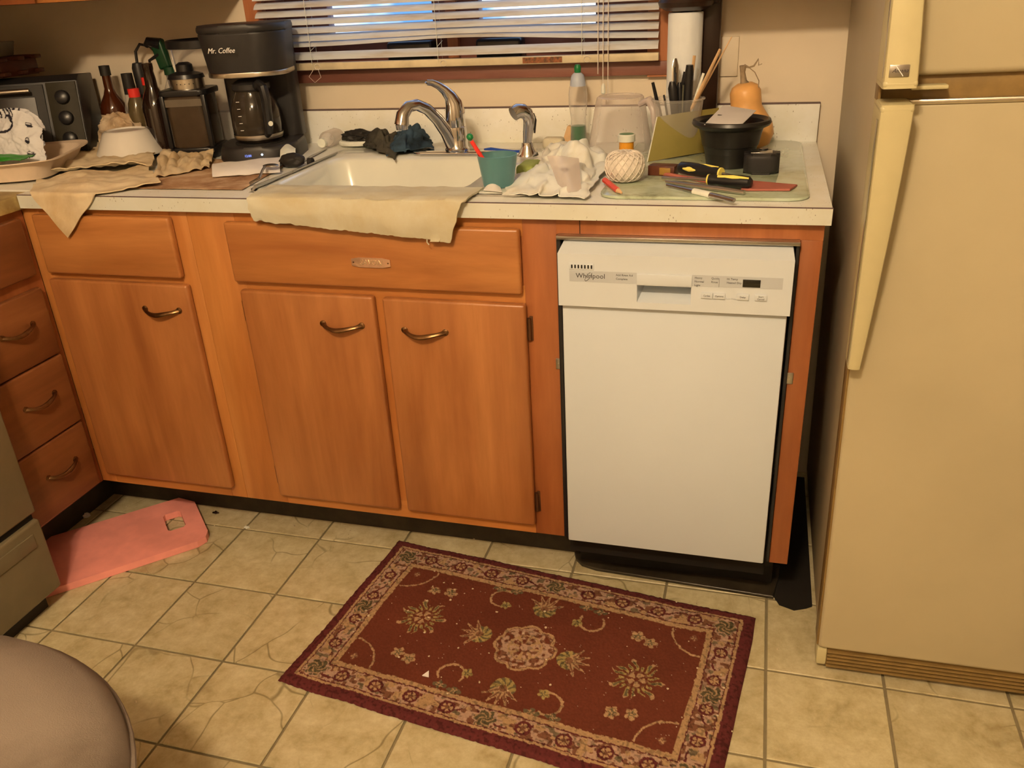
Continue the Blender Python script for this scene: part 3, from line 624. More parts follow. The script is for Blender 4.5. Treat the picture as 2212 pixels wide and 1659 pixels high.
# ------------------------------------------------------------------ rug
def smooth(a, e): return np.clip(a/e, 0, 1)
def vnoise(S, T, f, seed):
    rs = np.random.RandomState(seed); n = 256; G = rs.rand(n, n); x = S*f+50; y = T*f+50
    i = np.floor(x).astype(int) % n; j = np.floor(y).astype(int) % n; fx = x-np.floor(x); fy = y-np.floor(y)
    fx = fx*fx*(3-2*fx); fy = fy*fy*(3-2*fy); i1 = (i+1) % n; j1 = (j+1) % n
    return (G[i, j]*(1-fx)+G[i1, j]*fx)*(1-fy)+(G[i, j1]*(1-fx)+G[i1, j1]*fx)*fy
L_, W_ = .9125, .524
def rug():
    nu, nv = 520, 300
    s = np.linspace(0, L_, nu+1); t = np.linspace(0, W_, nv+1); S, T = np.meshgrid(s, t, indexing='ij')
    jx = (vnoise(S, T, 180, 1)-.5)*.0034; jy = (vnoise(S, T, 180, 2)-.5)*.0034
    P, Q = S+jx, T+jy
    red = np.array(ic(96, 42, 22)); dred = np.array(ic(88, 34, 26)); tan = np.array(ic(162, 118, 70)); pink = np.array(ic(166, 122, 84)); olive = np.array(ic(92, 74, 42)); gold = np.array(ic(150, 118, 58)); brown = np.array(ic(112, 66, 38))
    C = np.empty(S.shape+(3,)); C[:] = red
    def put(m, c, a=1.0): C[m] = C[m]*(1-a)+c*a
    e = np.minimum(np.minimum(P, L_-P), np.minimum(Q, W_-Q))
    dr = lambda cx, cy_: (np.hypot(P-cx, Q-cy_), np.arctan2(Q-cy_, P-cx))
    def flower(cx, cy_, r, n, c1, c2, depth=.3, ph=0, asp=1):
        d = np.hypot((P-cx), (Q-cy_)*asp); a = np.arctan2(Q-cy_, P-cx)
        R = r*(1-depth+depth*np.abs(np.cos(n*a/2+ph))); put(d < R, c1); put((d < R*.8) & (np.cos(n*a+2*ph+d*300) > .2), c2); put(d < r*.25, c2); put(d < r*.13, c1)
    def chrys(cx, cy_, r):
        d, a = dr(cx, cy_); R = r*(.80+.2*np.cos(7*a+1)); sp_ = np.cos(17*a+np.sin(d*160)*1.2)
        put((d < R) & (d > r*.42) & (sp_ > -.1), gold); put((d < R*.95) & (d > r*.55) & (sp_ > .55), olive); put((d < R) & (d > r*.85) & (sp_ > .0), tan)
        put((d < r*.33) & (np.cos(5*a) > -.5), tan); put((d < r*.42) & (d > r*.33) & (np.cos(9*a) > 0), brown); put(d < r*.1, red)
    def palm(cx, cy_, r, ang):
        x = (P-cx)*math.cos(ang)+(Q-cy_)*math.sin(ang); y = -(P-cx)*math.sin(ang)+(Q-cy_)*math.cos(ang)
        d = np.hypot(x, y); a = np.arctan2(y, x); body = (d < r*.62) & (x < r*.4); put(body, gold); put(body & (np.cos(a*9+d*260) > .35), olive)
        for k in (-1.05, -.5, 0, .5, 1.05):
            u = x*math.cos(k)+y*math.sin(k); v_ = -x*math.sin(k)+y*math.cos(k); put((u > 0) & (u < r*1.05) & (np.abs(v_) < r*.17*(1-u/(r*1.1))+.001), tan); put((u > r*.2) & (u < r*.8) & (np.abs(v_) < r*.05), brown)
        put((d < r*.2), red, .7)
    def arc(cx, cy_, r, a0, a1, w=.0026, c=tan):
        d, a = dr(cx, cy_); a = (a-a0) % (2*PI); put((np.abs(d-r) < w) & (a < (a1-a0) % (2*PI)), c)
    cx, cy_ = L_/2, W_/2
    # medallion
    d, a = dr(cx+.004, cy_+.003); R = .072*(.87+.13*np.abs(np.cos(4*a+.3))); put(d < R, brown); put((d < R) & (d > R-.006), tan)
    q = vnoise(S, T, 150, 5); put((d < R-.008) & (q > .52), pink); put((d < R-.008) & (q < .25), red); put((np.abs(d-.036) < .0022), tan); put((d < .036) & (np.cos(8*a) > .4) & (d > .014), tan); put(d < .010, pink)
    for (x, y) in ((.202, .250), (L_-.202, W_-.250)): chrys(x, y, .060)
    palm(.350, .256, .043, PI); palm(L_-.350, W_-.256, .043, 0); palm(.458, .134, .043, -PI/2); palm(L_-.452, W_-.137, .044, PI/2)
    for (x, y, r) in ((.187, .158, .015), (.226, .150, .017), (.203, .366, .016), (.234, .376, .017)):
        for (X, Y) in ((x, y), (L_-x, W_-y)): flower(X, Y, r, 5, tan, olive, .45)
    for (x, y, a0, a1, fx, fy) in ((.352, .130, .6, 5.2, .368, .150), (.340, .385, 2.4, 6.8, .372, .372)):
        for k in (0, 1):
            X, Y = (x, y) if not k else (L_-x, W_-y); ph = PI*k; arc(X, Y, .028, a0+ph, a1+ph); FX_, FY_ = (fx, fy) if not k else (L_-fx, W_-fy); flower(FX_, FY_, .013, 5, gold, olive, .35)
    for (x, y) in ((.331, .1), (.375, .098), (.33, .42), (.365, .425)):
        for (X, Y) in ((x, y), (L_-x, W_-y)): flower(X, Y, .017, 4, olive, tan, .5, asp=1.5)
    for (x, y, a0, a1) in ((.095, .095, 0, PI/2), (.095, W_-.095, -PI/2, 0), (L_-.095, .095, PI/2, PI), (L_-.095, W_-.095, PI, 1.5*PI)):
        arc(x, y, .072, a0, a1, .0022); flower(x+math.cos((a0+a1)/2)*.03, y+math.sin((a0+a1)/2)*.03, .010, 4, brown, tan, .4)
    # border
    put(e < .092, tan); put(e < .0795, dred); put(e < .0765, pink)
    inb = (e < .0765) & (e > .0335)
    along = np.where(np.minimum(Q, W_-Q) < np.minimum(P, L_-P), P, Q+.13); side = e-.055
    wv = .012*np.sin(along*2*PI/.132); put(inb & (np.abs(side-wv) < .0026), dred)
    q = vnoise(S, T, 105, 9); put(inb & (q > .66), brown); put(inb & (q < .24), olive, .85); q2 = vnoise(S, T, 70, 11); put(inb & (q2 > .72), tan)
    for k in np.arange(.125, L_-.09, .0825):
        for y in (.055, W_-.055):
            if abs(k-L_/2) < .03: continue
            d, a = dr(k, y); put((d < .017), dred); put((d < .0115) & (np.cos(5*a) > -.6), tan); put(d < .005, brown)
    for k in np.arange(.14, W_-.12, .082):
        for x in (.055, L_-.055):
            if abs(k-W_/2) < .03: continue
            d, a = dr(x, k); put((d < .015), dred); put((d < .010) & (np.cos(5*a) > -.6), tan)
    for (x, y) in ((.058, .060), (L_-.058, .060), (.058, W_-.060), (L_-.058, W_-.060), (L_/2, .053), (L_/2, W_-.053), (.053, W_/2), (L_-.053, W_/2)):
        d, a = dr(x, y); R = .025*(.85+.15*np.cos(6*a)); put(d < R+.003, pink); put(d < R, olive*.8); put((d < R) & (np.sin(5*a+d*500) > .5), tan, .8)
    put((e < .0335) & (e > .031), dred); put(e < .031, tan); put(e < .025, dred)
    isr = np.abs(C-red).sum(-1) < 1e-6; q9 = vnoise(S, T, 210, 31); C[(~isr) & (q9 > .70)] *= .62; C[(~isr) & (q9 < .2)] *= 1.12
    pn = vnoise(S, T, 400, 3)[..., None]*.28+.86; wear = .92+.16*vnoise(S, T, 14, 8)[..., None]; C = C*pn*wear
    dust = vnoise(S, T, 55, 21); put((np.random.RandomState(5).rand(*S.shape) > .9985) & (e > .03), np.array((.5, .42, .3)), .8)
    Z = .0085+(vnoise(S, T, 300, 4)-.5)*.0012; Z = np.where(e < .022, .0085*np.sqrt(np.clip(e/.010, 0.0, 1)), Z); Z = np.maximum(Z, .0008)
    wob = (vnoise(S, T, 12, 6)-.5)*.005
    n = (nu+1)*(nv+1); co = np.stack([S+(wob if True else 0)*(e < .2), T+wob, Z], -1).reshape(-1, 3)
    idx = np.arange(n).reshape(nu+1, nv+1); F = np.stack([idx[:-1, :-1], idx[:-1, 1:], idx[1:, 1:], idx[1:, :-1]], -1).reshape(-1, 4)
    me = D.meshes.new('rug'); me.vertices.add(n); me.vertices.foreach_set('co', co.ravel()); me.loops.add(F.size); me.loops.foreach_set('vertex_index', F.ravel())
    me.polygons.add(len(F)); me.polygons.foreach_set('loop_start', np.arange(0, F.size, 4)); me.update(calc_edges=True); me.validate()
    ca_ = me.color_attributes.new('Col', 'FLOAT_COLOR', 'POINT'); rgba = np.concatenate([C.reshape(-1, 3), np.ones((n, 1))], 1); ca_.data.foreach_set('color', rgba.ravel())
    me.materials.append(m_rug); me.polygons.foreach_set('use_smooth', [True]*len(F))
    o = link('rug', me, None, label='dark red oriental floor rug with tan floral border', cat='rug')
    o.matrix_world = Matrix(((.9929, -.1194, 0, -.967), (-.1194, -.9929, 0, -.549), (0, 0, 1, .0005), (0, 0, 0, 1)))   # placed on the tiles
    return o
rg_ = rug(); rg_.data.flip_normals() if False else None
# right-handed placement: mirror t in the mesh instead of the object
co_ = rg_.data; co_.transform(Matrix.Diagonal((1, -1, 1, 1))); co_.flip_normals()
rg_.matrix_world = Matrix.Translation((-.967, -.549, .0006)) @ Matrix.Rotation(math.atan2(-.1194, .9929), 4, 'Z')
# crumbs and scraps
rs = random.Random(3); cr = B()
for k in range(130):
    a = rs.random()
    if a < .45: x, y, z = rs.uniform(-.95, -.1), rs.uniform(-1.05, -.62), .0095
    elif a < .8: x, y, z = rs.uniform(-1.85, -.5), rs.uniform(-.62, -.5), .0008
    else: x, y, z = rs.uniform(-1.6, .1), rs.uniform(-1.2, -.55), .0008
    if z < .005 and y < -.62 and -.98 < x < -.05: z = .0095
    s_ = rs.uniform(.0009, .003); g_ = bmesh.ops.create_icosphere(cr.bm, subdivisions=1, radius=s_)
    for v_ in g_['verts']: v_.co = V((v_.co.x*rs.uniform(.6, 1.6)+x, v_.co.y*rs.uniform(.6, 1.6)+y, max(v_.co.z*.6, -s_*.5)+z+s_*.3))
cr.build('crumbs', plain('crumb', (.6, .5, .34), .8, var=.4, vs=300), smooth=0, label='pale food crumbs scattered over the rug and floor', cat='crumbs', kind='stuff')
P_ = at(922, 1457, 'z', .011)
solo(B().prism([(-.008, -.006), (.007, -.007), (.001, .010)], 0, .002, Matrix.Translation(P_)), 'paper_scrap', m_paperw, 'small pale triangular scrap lying on the rug', 'scrap')
P_ = at(466, 1107, 'z', .003); solo(B().lump(P_, .010, .006, .003, .5, 2, 3, 2, .001), 'food_scrap', m_beer, 'dark food scrap on the floor beside the cutting board', 'scrap', 'food scraps by the cabinets')
P_ = at(533, 1139, 'z', .003); solo(B().lump(P_, .008, .005, .003, .5, 2, 5, 2, .001), 'food_scrap', m_cream, 'pale food scrap on the floor tile before the toe kick', 'scrap', 'food scraps by the cabinets')
P_ = at(185, 1113, 'z', .005); solo(B().lump(P_, .012, .008, .006, .7, 3, 9, 3, .001, True), 'paper_scrap', m_paperw, 'crumpled white scrap on the dark floor in the corner', 'scrap')
# ------------------------------------------------------------------ coral cutting board on the floor
e1 = V((-.697, -.717, 0)); e2 = V((-.717, .697, 0)); p0 = V((-1.461, -.658, 0))
bp = lambda a, b_: p0+e1*a+e2*b_
out = [(.035, 0), (.43, 0), (.46, .03), (.46, .225), (.43, .254), (.035, .254), (.0, .205), (0, .035), (.01, .011)]
hole = [(.045, .10), (.052, .092), (.085, .092), (.092, .10), (.092, .175), (.085, .183), (.052, .183), (.045, .175)]
def holed(out, hole, z0, z1):
    b_ = B(); bm = b_.bm
    for z, fl in ((z0, True), (z1, False)):
        vo = [bm.verts.new(bp(a, b2)+V((0, 0, z))) for a, b2 in out]; vh = [bm.verts.new(bp(a, b2)+V((0, 0, z))) for a, b2 in hole]
        es = [bm.edges.new((L[i], L[(i+1) % len(L)])) for L in (vo, vh) for i in range(len(L))]
        bmesh.ops.triangle_fill(bm, edges=es, use_beauty=True)
        if fl: lo, lh = vo, vh
        else:
            for A, Bq in ((lo, vo), (lh, vh)):
                for i in range(len(A)): bm.faces.new((A[i], A[(i+1) % len(A)], Bq[(i+1) % len(A)], Bq[i]))
    return b_
solo(holed(out, hole, .001, .020), 'cutting_board', m_redb, 'coral plastic cutting board with a slot handle lying on the floor', 'cutting board', smooth=0)
# ------------------------------------------------------------------ chair with round seat
ch = thing('chair', 'round padded grey velvet seat edge at the lower left', 'chair', (-1.19, -1.835, 0))
B().lathe([(.0, .475), (.2, .480), (.31, .470), (.372, .446), (.396, .415), (.399, .395)], 64, (-1.19, -1.835, 0), cap=False).lathe([(.399, .395), (.39, .35), (.36, .335), (0, .335)], 64, (-1.19, -1.835, 0), cap=False).build('seat', m_seat, ch)
st_ = ch.children[0].data
for v_ in st_.vertices:
    if v_.co.z > .40: a_ = math.atan2(v_.co.y, v_.co.x); v_.co.z += .010*noise.noise(V((v_.co.x*5, v_.co.y*5, 1)))-.009*max(0, 1-abs((a_-.95+.8*v_.co.xy.length)/.12))*min(1, v_.co.xy.length*4)
B().tube([(-1.19+.400*math.cos(a), -1.835+.400*math.sin(a), .398) for a in np.linspace(0, 2*PI, 80)], .0045, 8).build('piping', m_seat, ch)
for sx_ in (-1, 1):
    for sy2 in (-1, 1): B().tube([(-1.19+sx_*.22, -1.835+sy2*.22, .34), (-1.19+sx_*.25, -1.835+sy2*.25, 0)], [.02, .014], 12).build('leg', m_darkwood, ch)
# ------------------------------------------------------------------ towels and cloths
def wob(p, amp, f, seed): return amp*noise.noise(V((p[0]*f+seed, p[1]*f, seed*.7)))+amp*.4*noise.noise(V((p[0]*f*2.7, p[1]*f*2.7+seed, 1.3)))
def bil(A, B_, C_, D_, u, v_): return (V(A)*(1-u)+V(B_)*u)*(1-v_)+(V(D_)*(1-u)+V(C_)*u)*v_
def towel(u, v_):
    x = -1.137+(.463-.010*(v_ if v_ > .45 else 0)*1.0)*u; dep = .05+.035*u
    if v_ < .45: q = v_/.45; y = -.578-.098*q; z = CH+.0085-.0*q
    else:
        q = (v_-.45)/.55; y = -.678-.006*math.sin(q*3)-.004; z = CH+.0085-q*dep*1.02
        x += -.02*q*(1 if u > .9 else 0)
    r_ = .006*math.sin(min(1, abs(v_-.45)/.06)*PI/2)
    if abs(v_-.45) < .06: z -= .003*(1-abs(v_-.45)/.06)
    x += .012*(1-v_)*(1 if u > .5 else -1)*abs(u-.5)*2+.003*noise.noise(V((v_*9, u*4, 1)))
    y += .0035*noise.noise(V((u*9, v_*3, 4)))*(1 if v_ > .45 else 0)-.002; z += .0025*noise.noise(V((u*14, v_*6, 2)))+.0012
    if v_ > .97: z += .003*noise.noise(V((u*40, 0, 9)))
    return V((x, y, z))
tw = thing('towel', 'cream worn towel draped over the front edge of the sink', 'towel', (-.9, -.67, CH))
B().sheet(towel, 90, 40, -.0035).build('cloth', m_towel, tw, smooth=80)
B().tube([towel(.845, 1), towel(.845, 1)+V((.0, -.001, -.006)), towel(.845, 1)+V((.004, -.001, -.011))], .0012, 5).build('loose_thread', m_towel, tw)
def clothq(A, B_, C_, D_, amp, f, seed, edge=FX-.004, base=CH+.004, lift=0):
    def fn(u, v_):
        p = bil(A, B_, C_, D_, u, v_); h = base+lift+max(0, amp*.6+wob(p, amp, f, seed))+wob(p, amp*.3, f*3, seed+5)*.5
        x, y = p.x+.004*noise.noise(V((u*6, v_*6, seed))), p.y+.004*noise.noise(V((u*6, v_*6, seed+3)))
        if y < edge:
            over = edge-y; fade = max(0, 1-over/.02); zz = base+.002*fade-over; return V((x, edge-.003-.004*noise.noise(V((x*30, over*20, seed))), zz))
        k = min(1, (y-edge)/.04); return V((x, y, base+(h-base)*k+.001))
    return fn
solo(B().sheet(clothq((-1.775, -.575), (-1.635, -.768), (-1.43, -.575), (-1.60, -.40), .012, 14, 2), 60, 60, -.0025), 'dish_cloth', m_cloth, 'beige cloth with one corner hanging over the worktop front edge', 'cloth', smooth=80)
P1, P2, P3, P4 = at(128, 395, 'z', CH), at(330, 372, 'z', CH), at(345, 322, 'z', CH), at(190, 318, 'z', CH)
solo(B().sheet(clothq((-1.80, -.50), P2.to_2d()[:], P3.to_2d()[:], P4.to_2d()[:], .016, 16, 8, lift=.004), 50, 40, -.0025), 'dish_cloth', m_cloth, 'beige cloth spread flat under the upturned white bowl', 'cloth', smooth=80)
def ctr(px, py, z=CH): return at(px, py, 'z', z)
c_ = ctr(405, 358)
def crump(u, v_):
    p = bil(ctr(335, 392), ctr(455, 368), ctr(468, 335), ctr(360, 325), u, v_); n_ = noise.noise(V((u*3.2, v_*3.2, 7)))
    z = CH+.006+.013*abs(math.sin(PI*u*2.1+n_*4+v_*1.5))*math.sin(PI*v_)**.5+.016*abs(noise.noise(V((u*5, v_*6, 3)))); return V((p.x+.01*n_, p.y, z))
solo(B().sheet(crump, 60, 40, -.0025), 'dish_cloth', m_cloth, 'small crumpled tan cloth in front of the coffee maker', 'cloth', smooth=80)
# stained brown paper
def flat(A, B_, C_, D_, z, amp, f, seed):
    return lambda u, v_: (lambda p: V((p.x, p.y, z+abs(wob(p, amp, f, seed)))))(bil(A, B_, C_, D_, u, v_))
solo(B().sheet(flat(ctr(255, 409), ctr(524, 412), ctr(628, 352), ctr(430, 345), CH+.0015, .002, 9, 4), 40, 30, -.0012), 'brown_paper', m_stain, 'stained brown paper sheet lying left of the sink', 'paper', smooth=80)
# ------------------------------------------------------------------ items around the coffee maker
cm = thing('coffee_maker', 'black drip coffee maker with a glass carafe', 'coffee maker', (-1.385, -.195, CH), (0, 0, math.radians(17)))
K = dict(world=False)
def rp(b_, w, d_, r, z0, z1, cx=0, cy_=0, bev=.004, tw_=None, seg=3):
    p = [(cx+x, cy_+y) for x, y in rrect(w, d_, r, 8)]; t = [(cx+x, cy_+y) for x, y in rrect(*tw_, r, 8)] if tw_ else None
    return b_.prism(p, z0, z1, bev=bev, top=t, seg=seg)
rp(B(), .205, .245, .075, .0, .040, bev=.010, tw_=(.195, .235)).build('base', m_blks, cm, **K)
rp(B(), .185, .075, .02, .038, .315, 0, .08, .006).build('water_tank', m_blks, cm, **K)
rp(B(), .192, .205, .07, .208, .305, 0, .005, .006, (.212, .222)).build('brew_head', m_blks, cm, **K)
rp(B(), .197, .210, .07, .203, .214, 0, .005, .002).build('chrome_band', m_silver, cm, **K)
rp(B(), .216, .226, .075, .303, .322, 0, .005, .008).build('lid', m_blks, cm, **K)
B().lathe([(.062, .0), (.062, .003)], 30, (0, -.035, .040)).build('warming_plate', m_dark, cm, **K)
cf = B().lathe([(.050, .045), (.058, .052), (.062, .085), (.060, .12), (.050, .150), (.042, .165), (.042, .172)], 36, (0, -.035, 0), cap=False).build('carafe', m_dglass, cm, **K)
B().lathe([(.044, .168), (.047, .172), (.047, .184), (.030, .194), (.012, .196)], 30, (0, -.035, 0)).build('carafe_lid', m_blks, cf, **K)
B().lathe([(.0595, .052), (.0625, .06), (.0625, .064)], 36, (0, -.035, 0), cap=False).build('carafe_band', m_silver, cf, **K)
hd = V((.55, -.83, 0)).normalized(); hp = [V((0, -.035, 0))+hd*r_+V((0, 0, z)) for r_, z in ((.044, .178), (.068, .184), (.090, .176), (.094, .15), (.088, .11), (.080, .075), (.064, .066))]
B().tube(hp, [.010, .011, .012, .012, .012, .011, .008], 10, 1.3).build('carafe_handle', m_blk, cf, **K)
for k in range(5): B().box(-.004, .004, -.0006, .0, 0, .0012, 0, mat=Matrix.Translation((-.024, -.0945+.0006*k, .078+.017*k))).build('level_mark', m_inkw, cf, **K)
B().lathe([(.006, 0), (.006, .001)], 14, V((0, -.035, .095))+hd*.1, Matrix.Rotation(math.atan2(hd.y, hd.x), 4, 'Z') @ Matrix.Rotation(PI/2, 4, 'Y')).build('round_emblem', m_cream, cf, **K)
text('Mr. Coffee', .017, WM[cm] @ FRONT(-.070, -.1060, .262) @ Matrix.Rotation(-.30, 4, 'Y'), m_inkw, cm, 'logo', .0006, .35)
m_led = plain('blue_display', (.02, .03, .2), .4, var=0, emit=(.25, .35, 1), es=1.6)
text('12:00', .008, WM[cm] @ FRONT(-.022, -.1235, .018), m_led, cm, 'clock_digits', .0002)
B().lathe([(.0025, 0), (.0025, .001)], 10, (.022, -.1215, .022), Matrix.Rotation(PI/2, 4, 'X')).build('indicator_light', plain('white_led', (.5, .6, .8), .4, var=0, emit=(.6, .8, 1), es=4), cm, **K)
# coffee grinder / food jar left of it
gr_ = thing('food_processor', 'dark countertop blender jar with a silver collar, left of the coffee maker', 'food processor', (-1.585, -.19, CH), (0, 0, math.radians(15)))
rp(B(), .125, .13, .02, 0, .028, bev=.005).build('base', m_blk, gr_, **K)
rp(B(), .108, .11, .02, .028, .158, bev=.004).build('jar', plain('brown_tinted_jar', (.055, .036, .022), .2, var=.3, vs=9), gr_, **K)
for sx_ in (-1, 1): B().box(sx_*.054-.006, sx_*.054+.006, -.062, -.05, .028, .160, .003).build('corner_post', m_blk, gr_, **K)
rp(B(), .100, .002, .0008, .132, .150, 0, -.0565, 0).build('label_band', plain('grey_brown_band', (.12, .10, .075), .4), gr_, **K)
rp(B(), .125, .125, .02, .158, .172, bev=.004).build('top_ring', m_blk, gr_, **K)
B().lathe([(.043, .172), (.043, .197)], 30).build('collar', m_silver, gr_, **K)
for k in range(5): B().lathe([(.0014, 0), (.0014, .001)], 6, (.043*math.sin(-.3+.25*k), -.043*math.cos(-.3+.25*k), .185), Matrix.Rotation(PI/2, 4, 'X')).build('collar_dot', m_blk, gr_, **K)
B().lathe([(.047, .197), (.044, .207), (.022, .214), (.021, .23), (.012, .236), (0, .236)], 26).build('lid', m_blk, gr_, **K)
gp = thing('glass_server', 'clear flared pitcher with a dark rim behind the blender jar', 'pitcher', (-1.60, -.085, CH))
B().lathe([(.050, 0), (.053, .01), (.068, .14), (.083, .268)], 32, (-1.60, -.085, CH), cap=False).build('body', m_clear, gp)
B().lathe([(.082, .264), (.086, .266), (.086, .284), (.081, .286)], 32, (-1.60, -.085, CH), cap=False).build('rim', m_blk, gp)
B().tube([V((-1.682, -.10, CH+.26)), V((-1.660, -.12, CH+.16)), V((-1.650, -.13, CH+.09))], .004, 8).build('spine', m_silver, gp)
# toaster oven
to = thing('toaster_oven', 'black toaster oven with three knobs in the corner', 'toaster oven', (-2.16, -.19, CH), (0, 0, math.radians(28)))
YO = -.13
prof = [(.06, .012), (.06, .205), (YO+.045, .214), (YO+.012, .20), (YO-.02, .09), (YO-.035, .02), (YO-.03, .012)]
def yz(prof, x0, x1, b_=None, bev=.004):
    b_ = b_ or B(); Mx = Matrix(((0, 0, 1, 0), (1, 0, 0, 0), (0, 1, 0, 0), (0, 0, 0, 1))); return b_.prism(prof, x0, x1, Mx, bev=bev)
yz(prof, -.21, .205).build('housing', m_blks, to, **K)
fpt = lambda z: YO-.035+(z-.02)*(.047/.18)
dark_ol = plain('olive_black_panel', (.034, .029, .018), .5, spec=.15)
def panel_to(x0, x1, z0, z1, off, th): 
    return yz([(fpt(z0)-off, z0), (fpt(z1)-off, z1), (fpt(z1)-off+th, z1), (fpt(z0)-off+th, z0)], x0, x1, bev=.001)
pn = panel_to(.125, .200, .022, .198, .006, .012).build('control_panel', dark_ol, to, **K)
for z in (.055, .108, .160):
    R_ = Matrix.Translation((.1625, fpt(z)-.006, z)) @ Matrix.Rotation(PI/2-.25, 4, 'X'); kn = B().lathe([(.019, 0), (.017, .012), (.014, .014)], 24, mat=R_).build('knob', m_blk, pn, **K)
dr_ = panel_to(-.20, .118, .03, .195, .007, .012).build('door', m_blkm, to, **K)
panel_to(-.18, .095, .045, .165, .009, .003).build('door_glass', plain('oven_glass', (.02, .011, .007), .3, var=.2, spec=.2), dr_, **K)
B().tube([(-.15, fpt(.18)-.03, .184), (.09, fpt(.18)-.03, .184)], .006, 10).build('door_handle', m_silver, dr_, **K)
for x in (-.19, .19):
    for y in (YO-.01, .04): B().lathe([(.01, 0), (.01, .013)], 12, (x, y, 0)).build('foot', m_blk, to, **K)
# rack, tub and foil on top of the toaster oven
rk = thing('wooden_rack', 'small reddish wooden slatted rack on top of the toaster oven', 'rack', (-2.18, -.2, CH+.216))
for z in (.004, .040):
    for y in (-.27, -.21, -.15): B().box(-2.29, -2.075, y-.012, y+.012, CH+.216+z, CH+.226+z, .002).build('slat', m_redw, rk)
for x in (-2.275, -2.095): B().box(x-.006, x+.006, -.275, -.145, CH+.2160, CH+.258, .001).build('side', m_redw, rk)
tbx = thing('plastic_tub', 'translucent grey plastic tub on the small wooden rack', 'tub', (-2.19, -.21, CH+.267))
B().prism(rrect(.115, .085, .02), 0, .036, Matrix.Translation((-2.185, -.21, CH+.267)), top=rrect(.130, .10, .02), bev=.002).build('body', plain('grey_tub', (.17, .15, .11), .4), tbx)
for x, y, z, fl in ((-2.155, -.335, CH+.228, 'upper crumpled piece of foil at the left end of the wooden rack'), (-2.165, -.34, CH+.195, 'lower crumpled piece of foil beneath the wooden rack')): 
    solo(B().lump((x, y, z), .020, .012, .018, .6, 3.2, x*40, 3, None, True), 'foil', m_steel, fl, 'foil', 'foil pieces by the rack')
# bottles
def bottle(px, py_base, y, prof, mat, name, label, cap=None, capmat=None, group=None, lab=None):
    base = V((0, 0, 0)); base.x = at(px, py_base, 'y', y).x; base.y = y; base.z = CH
    t = thing(name, label, 'bottle', base, group=group); B().lathe(prof, 28, base).build('glass' if cap else 'body', mat, t)
    if cap: B().lathe(cap, 24, base).build('cap', capmat, t)
    if lab: B().lathe(lab[0], 28, base, cap=False).build('label_band', lab[1], t)
    return t
bottle(262, 300, -.09, [(.032, 0), (.037, .004), (.037, .105), (.034, .122), (.018, .150), (.0125, .165), (.0115, .205), (.0, .206)], m_amber, 'bottle', 'amber long-necked bottle with a dark cap, leftmost of the bottles',
       [(.0145, .200), (.0145, .226), (0, .227)], m_blkm, lab=([(.0373, .01), (.0376, .07), (.0373, .098)], m_filt))
bottle(302, 285, -.10, [(.022, 0), (.025, .004), (.025, .11), (.018, .145), (.014, .155), (.0, .156)], m_clear, 'bottle', 'clear bottle with a tall dark cap between the amber and red-capped bottles', [(.0165, .150), (.015, .205), (0, .206)], m_blkm)
bottle(310, 290, -.135, [(.024, 0), (.027, .004), (.027, .10), (.022, .13), (.013, .150), (.0, .151)], plain('oil_glass', (.10, .075, .035), .08, var=.1, coat=.5), 'bottle', 'clear oil bottle with a short red cap in front of the black-capped one', [(.0155, .146), (.0155, .168), (0, .169)], m_red)
bottle(340, 280, -.085, [(.022, 0), (.025, .004), (.025, .12), (.013, .16), (.012, .176), (.0, .177)], D.materials['oil_glass'], 'bottle', 'oil bottle with a red cap half hidden behind the dark beer bottle', [(.0135, .172), (.0135, .192), (0, .193)], m_red)
bottle(358, 325, -.19, [(.032, 0), (.036, .004), (.036, .125), (.028, .150), (.0155, .175), (.0145, .2), (.0125, .216), (.014, .222), (.014, .236), (0, .237)], m_beer, 'beer_bottle', 'dark brown beer bottle standing left of the blender jar')
# spray bottle
X0 = at(385, 230, 'y', -.07).x
sb = thing('spray_bottle', 'clear spray bottle with a dark green trigger head', 'spray bottle', (X0, -.07, CH))
B().lathe([(.034, 0), (.036, .005), (.036, .12), (.030, .15), (.015, .185), (.013, .20)], 28, (X0, -.07, CH)).build('body', m_clear, sb)
B().lathe([(.018, .196), (.018, .216)], 20, (X0, -.07, CH)).box(X0-.026, X0+.010, -.082, -.058, CH+.214, CH+.29, .006, 3, Matrix.Translation((X0, -.07, CH+.2)) @ Matrix.Rotation(-.2, 4, 'Y') @ Matrix.Translation((-X0, .07, -CH-.2))).build('trigger_head', m_green, sb)
B().tube([(X0-.012, -.074, CH+.275), (X0-.045, -.08, CH+.283), (X0-.055, -.08, CH+.272)], [.016, .012, .008], 10).build('nozzle', m_blk, sb)
B().tube([(X0-.02, -.078, CH+.25), (X0-.05, -.085, CH+.235), (X0-.052, -.085, CH+.205)], [.005, .004, .003], 8).build('trigger', m_blk, sb)
X1 = at(306, 180, 'y', -.06).x
wd_ = thing('hand_mixer_wand', 'black cylindrical wand with a looped cord standing behind the bottles', 'wand', (X1, -.06, CH))
B().lathe([(.013, 0), (.014, .1), (.016, .17), (.017, .215), (.013, .228), (0, .23)], 20, (X1, -.06, CH)).build('body', m_blks, wd_)
B().tube([(X1, -.06, CH+.225), (X1+.002, -.058, CH+.258), (X1+.018, -.055, CH+.276), (X1+.045, -.05, CH+.27), (X1+.075, -.045, CH+.235), (X1+.085, -.04, CH+.1), (X1+.085, -.035, CH+.004)], .004, 8).build('cord', m_blks, wd_)
